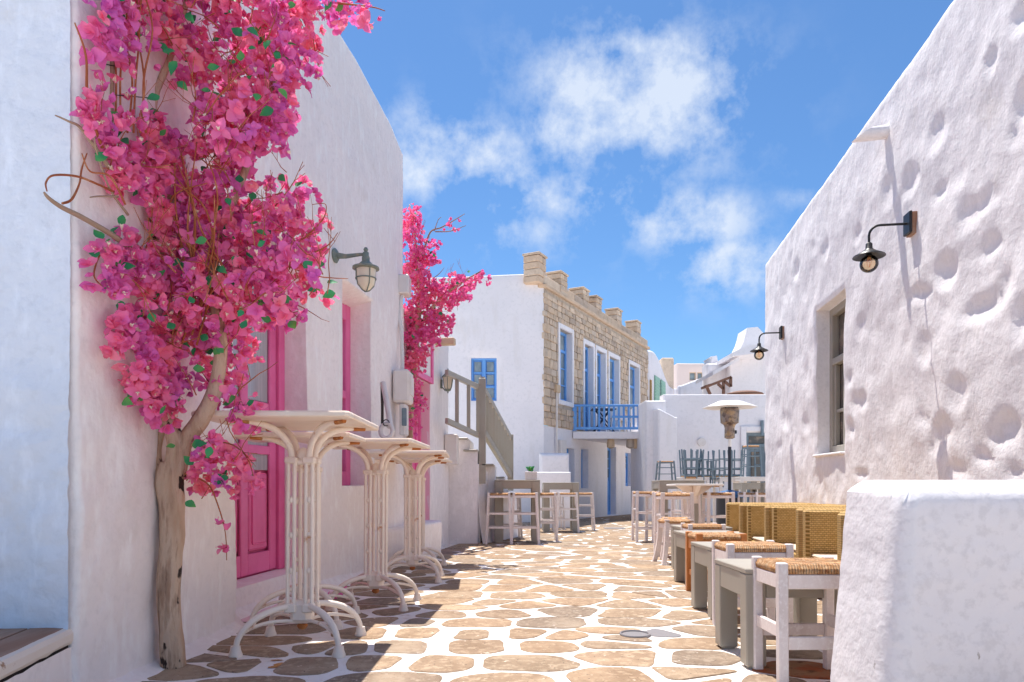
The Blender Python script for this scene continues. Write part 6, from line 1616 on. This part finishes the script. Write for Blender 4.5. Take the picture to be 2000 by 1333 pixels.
for k in range(9):      # red stems running up through the crown
    x0 = 330 + k * 9; r3 = random.Random(k)
    skel1.append(('stem', [(x0, 640 + r3.uniform(-60, 60), 2.94), (x0 + r3.uniform(0, 40), 540, 2.90), (x0 + r3.uniform(-20, 60), 430 + r3.uniform(-40, 40), 2.84), (x0 + r3.uniform(-60, 80), 330 + r3.uniform(-60, 60), 2.80)], [.005, .0045, .004, .002], 'twig'))
for k in range(6):
    x0 = 225 + k * 12; r3 = random.Random(50 + k); yy0 = 2.62
    skel1.append(('stem', [(x0, 260, yy0), (x0 + r3.uniform(-6, 10), 160, yy0), (x0 + r3.uniform(-6, 14), 60, yy0), (x0 + r3.uniform(-10, 20), -20, yy0)], [.004, .004, .003, .003], 'twig'))
def ex1(e, vme, lme, rr):
    for (px, py, Yv, n_) in ((498, 948, 2.87, 3), (505, 955, 2.86, 2), (435, 1033, 2.87, 2), (443, 1077, 2.87, 2), (492, 965, 2.88, 1), (480, 900, 2.88, 2), (468, 925, 2.88, 2), (655, 572, 3.0, 0)):
        for _ in range(n_):
            o = bpy.data.objects.new('flower', rr.choice(vme)); COL.objects.link(o); o.parent = e
            o.matrix_basis = Matrix.Translation(P(px, py, Yv) + Vector((rr.uniform(-.02, .02), 0, rr.uniform(-.02, .02))) - OFF[e.name]) @ Matrix.Rotation(rr.uniform(0, 6), 4, Vector((rr.uniform(-1, 1), rr.uniform(-1, 1), 1)).normalized()) @ Matrix.Scale(.8, 4)
    for (px, py, Yv) in ((655, 573, 3.0), (375, 870, 2.88), (378, 908, 2.88), (345, 120, 2.66), (312, 188, 2.66), (208, 465, 2.6), (318, 100, 2.66), (470, 120, 2.8), (236, 232, 2.6), (226, 30, 2.6), (242, 34, 2.6), (240, 420, 2.6)):
        o = bpy.data.objects.new('leaf', rr.choice(lme)); COL.objects.link(o); o.parent = e
        n_ = Vector((rr.uniform(-.4, .4), -1, rr.uniform(-.1, .6))).normalized()
        o.matrix_basis = Matrix.Translation(P(px, py, Yv) - OFF[e.name]) @ n_.to_track_quat('Z', 'Y').to_matrix().to_4x4() @ Matrix.Rotation(rr.uniform(0, 6.28), 4, 'Z') @ Matrix.Scale(1.2, 4)
bougain('bougainvillea', 'large pink bougainvillea with a bare pale trunk against the near left wall', P(339, 1308, 2.92), crown1, skel1, 260, 3.0, .045, 3300, 330, 290, 3, M_['petal'], Yf1, ex1)

# second one, farther on
XL1 = XLIM
def XLIM(y): return FA.o.x + .1463 * y + .02 if y < 7.4 else -1.6
def Yf2(px, py, d_): return 7.75 + .30 * d_
crown2 = [(800, 440, 12, 40), (808, 480, 20, 36), (820, 520, 30, 40), (830, 500, 28, 20), (815, 560, 34, 45), (845, 590, 45, 28), (820, 610, 40, 40), (880, 575, 35, 22), (905, 555, 28, 18), (940, 540, 18, 14), (850, 630, 36, 26), (815, 660, 34, 40), (805, 700, 24, 36), (790, 725, 16, 18, 300), (815, 690, 30, 18), (800, 760, 18, 30, 500), (815, 790, 14, 20), (800, 815, 14, 28), (795, 845, 12, 15, 180), (812, 420, 14, 14, 120), (848, 475, 9, 9, 80), (885, 440, 7, 7, 70), (800, 400, 6, 6, 30), (785, 510, 5, 7, 40), (780, 645, 10, 14, 150)]
skel2 = [('trunk', [(797, 1050, 7.7), (798, 950, 7.7), (800, 850, 7.7), (806, 750, 7.75), (815, 650, 7.75), (820, 560, 7.75), (812, 480, 7.75), (800, 400, 7.75)], [.04, .038, .035, .032, .03, .024, .016, .006], 'bark'),
         ('branch', [(818, 640, 7.7), (850, 595, 7.65), (890, 560, 7.6), (940, 530, 7.6)], [.02, .018, .016, .006], 'bark'),
         ('twig', [(825, 500, 7.7), (840, 455, 7.7), (862, 445, 7.7), (885, 432, 7.7), (908, 418, 7.7)], [.010, .009, .008, .006, .003], 'drybranch'),
         ('twig', [(850, 453, 7.7), (880, 452, 7.7), (910, 441, 7.7)], [.007, .006, .003], 'drybranch'), ('twig', [(848, 452, 7.7), (856, 430, 7.7), (862, 425, 7.7)], [.006, .004, .003], 'drybranch'),
         ('twig', [(845, 545, 7.7), (858, 535, 7.7), (868, 523, 7.7)], [.005, .004, .002], 'drybranch'), ('twig', [(830, 500, 7.7), (833, 475, 7.7), (840, 462, 7.7)], [.004, .003, .002], 'drybranch')]
bougain('bougainvillea', 'smaller pink bougainvillea climbing the corner beyond the meter box', (P(797, 1050, 7.7).x, 7.7, gz(7.7)), crown2, skel2, 34, 7.7, .050, 1500, 60, 280, 8, M_['petal2'], Yf2)
# fallen blossoms
fr_ = random.Random(21)
fm = [bract_blossom(90 + k, .042, 3).mesh('fallen_blossom', M_['petal'], smooth=True, fix=False) for k in range(3)]
fl = ['fallen magenta blossom farthest up against the left wall', 'fallen magenta blossom left of the second table foot', 'fallen magenta blossom on the mortar near the wall base', 'fallen magenta blossom next to the second table, nearest the wall']
for k, (px, py) in enumerate(((678, 1155), (652, 1172), (645, 1174), (663, 1168))):
    g_ = G(px, py); o = bpy.data.objects.new('fallen_blossom', fm[k % 3]); COL.objects.link(o); o.location = g_ + Vector((0, 0, .018)); o.rotation_euler = (fr_.uniform(1.2, 1.8), 0, fr_.uniform(0, 6)); tag(o, fl[k], 'blossom', 'fallen blossoms by the left wall')

# mortar skirt where the left wall meets the paving
q = MB(); n = 60
for i in range(n + 1):
    Yv = 2.2 + (7.4 - 2.2) * i / n; x = -1.555 if Yv < 3.86 else FA.o.x + .1463 * Yv
    for (dx, dz) in ((-.02, .10), (.012, .045), (.05 + .02 * nz3(Yv * 5, 1), .018), (.10 + .05 * nz3(Yv * 3, 5), .004), (.13 + .05 * nz3(Yv * 3, 5), -.02)):
        q.v.append(Vector((x + dx, Yv, gz(Yv) + dz + .008 * nz3(Yv * 9, dx * 20))))
for i in range(n):
    for k in range(4): a = i * 5 + k; q.f.append([a, a + 1, a + 6, a + 5]); q.mi.append(0)
o = q.build('plaster_skirt', M_['plaster_left'], houseA, smooth=True, fix=False)
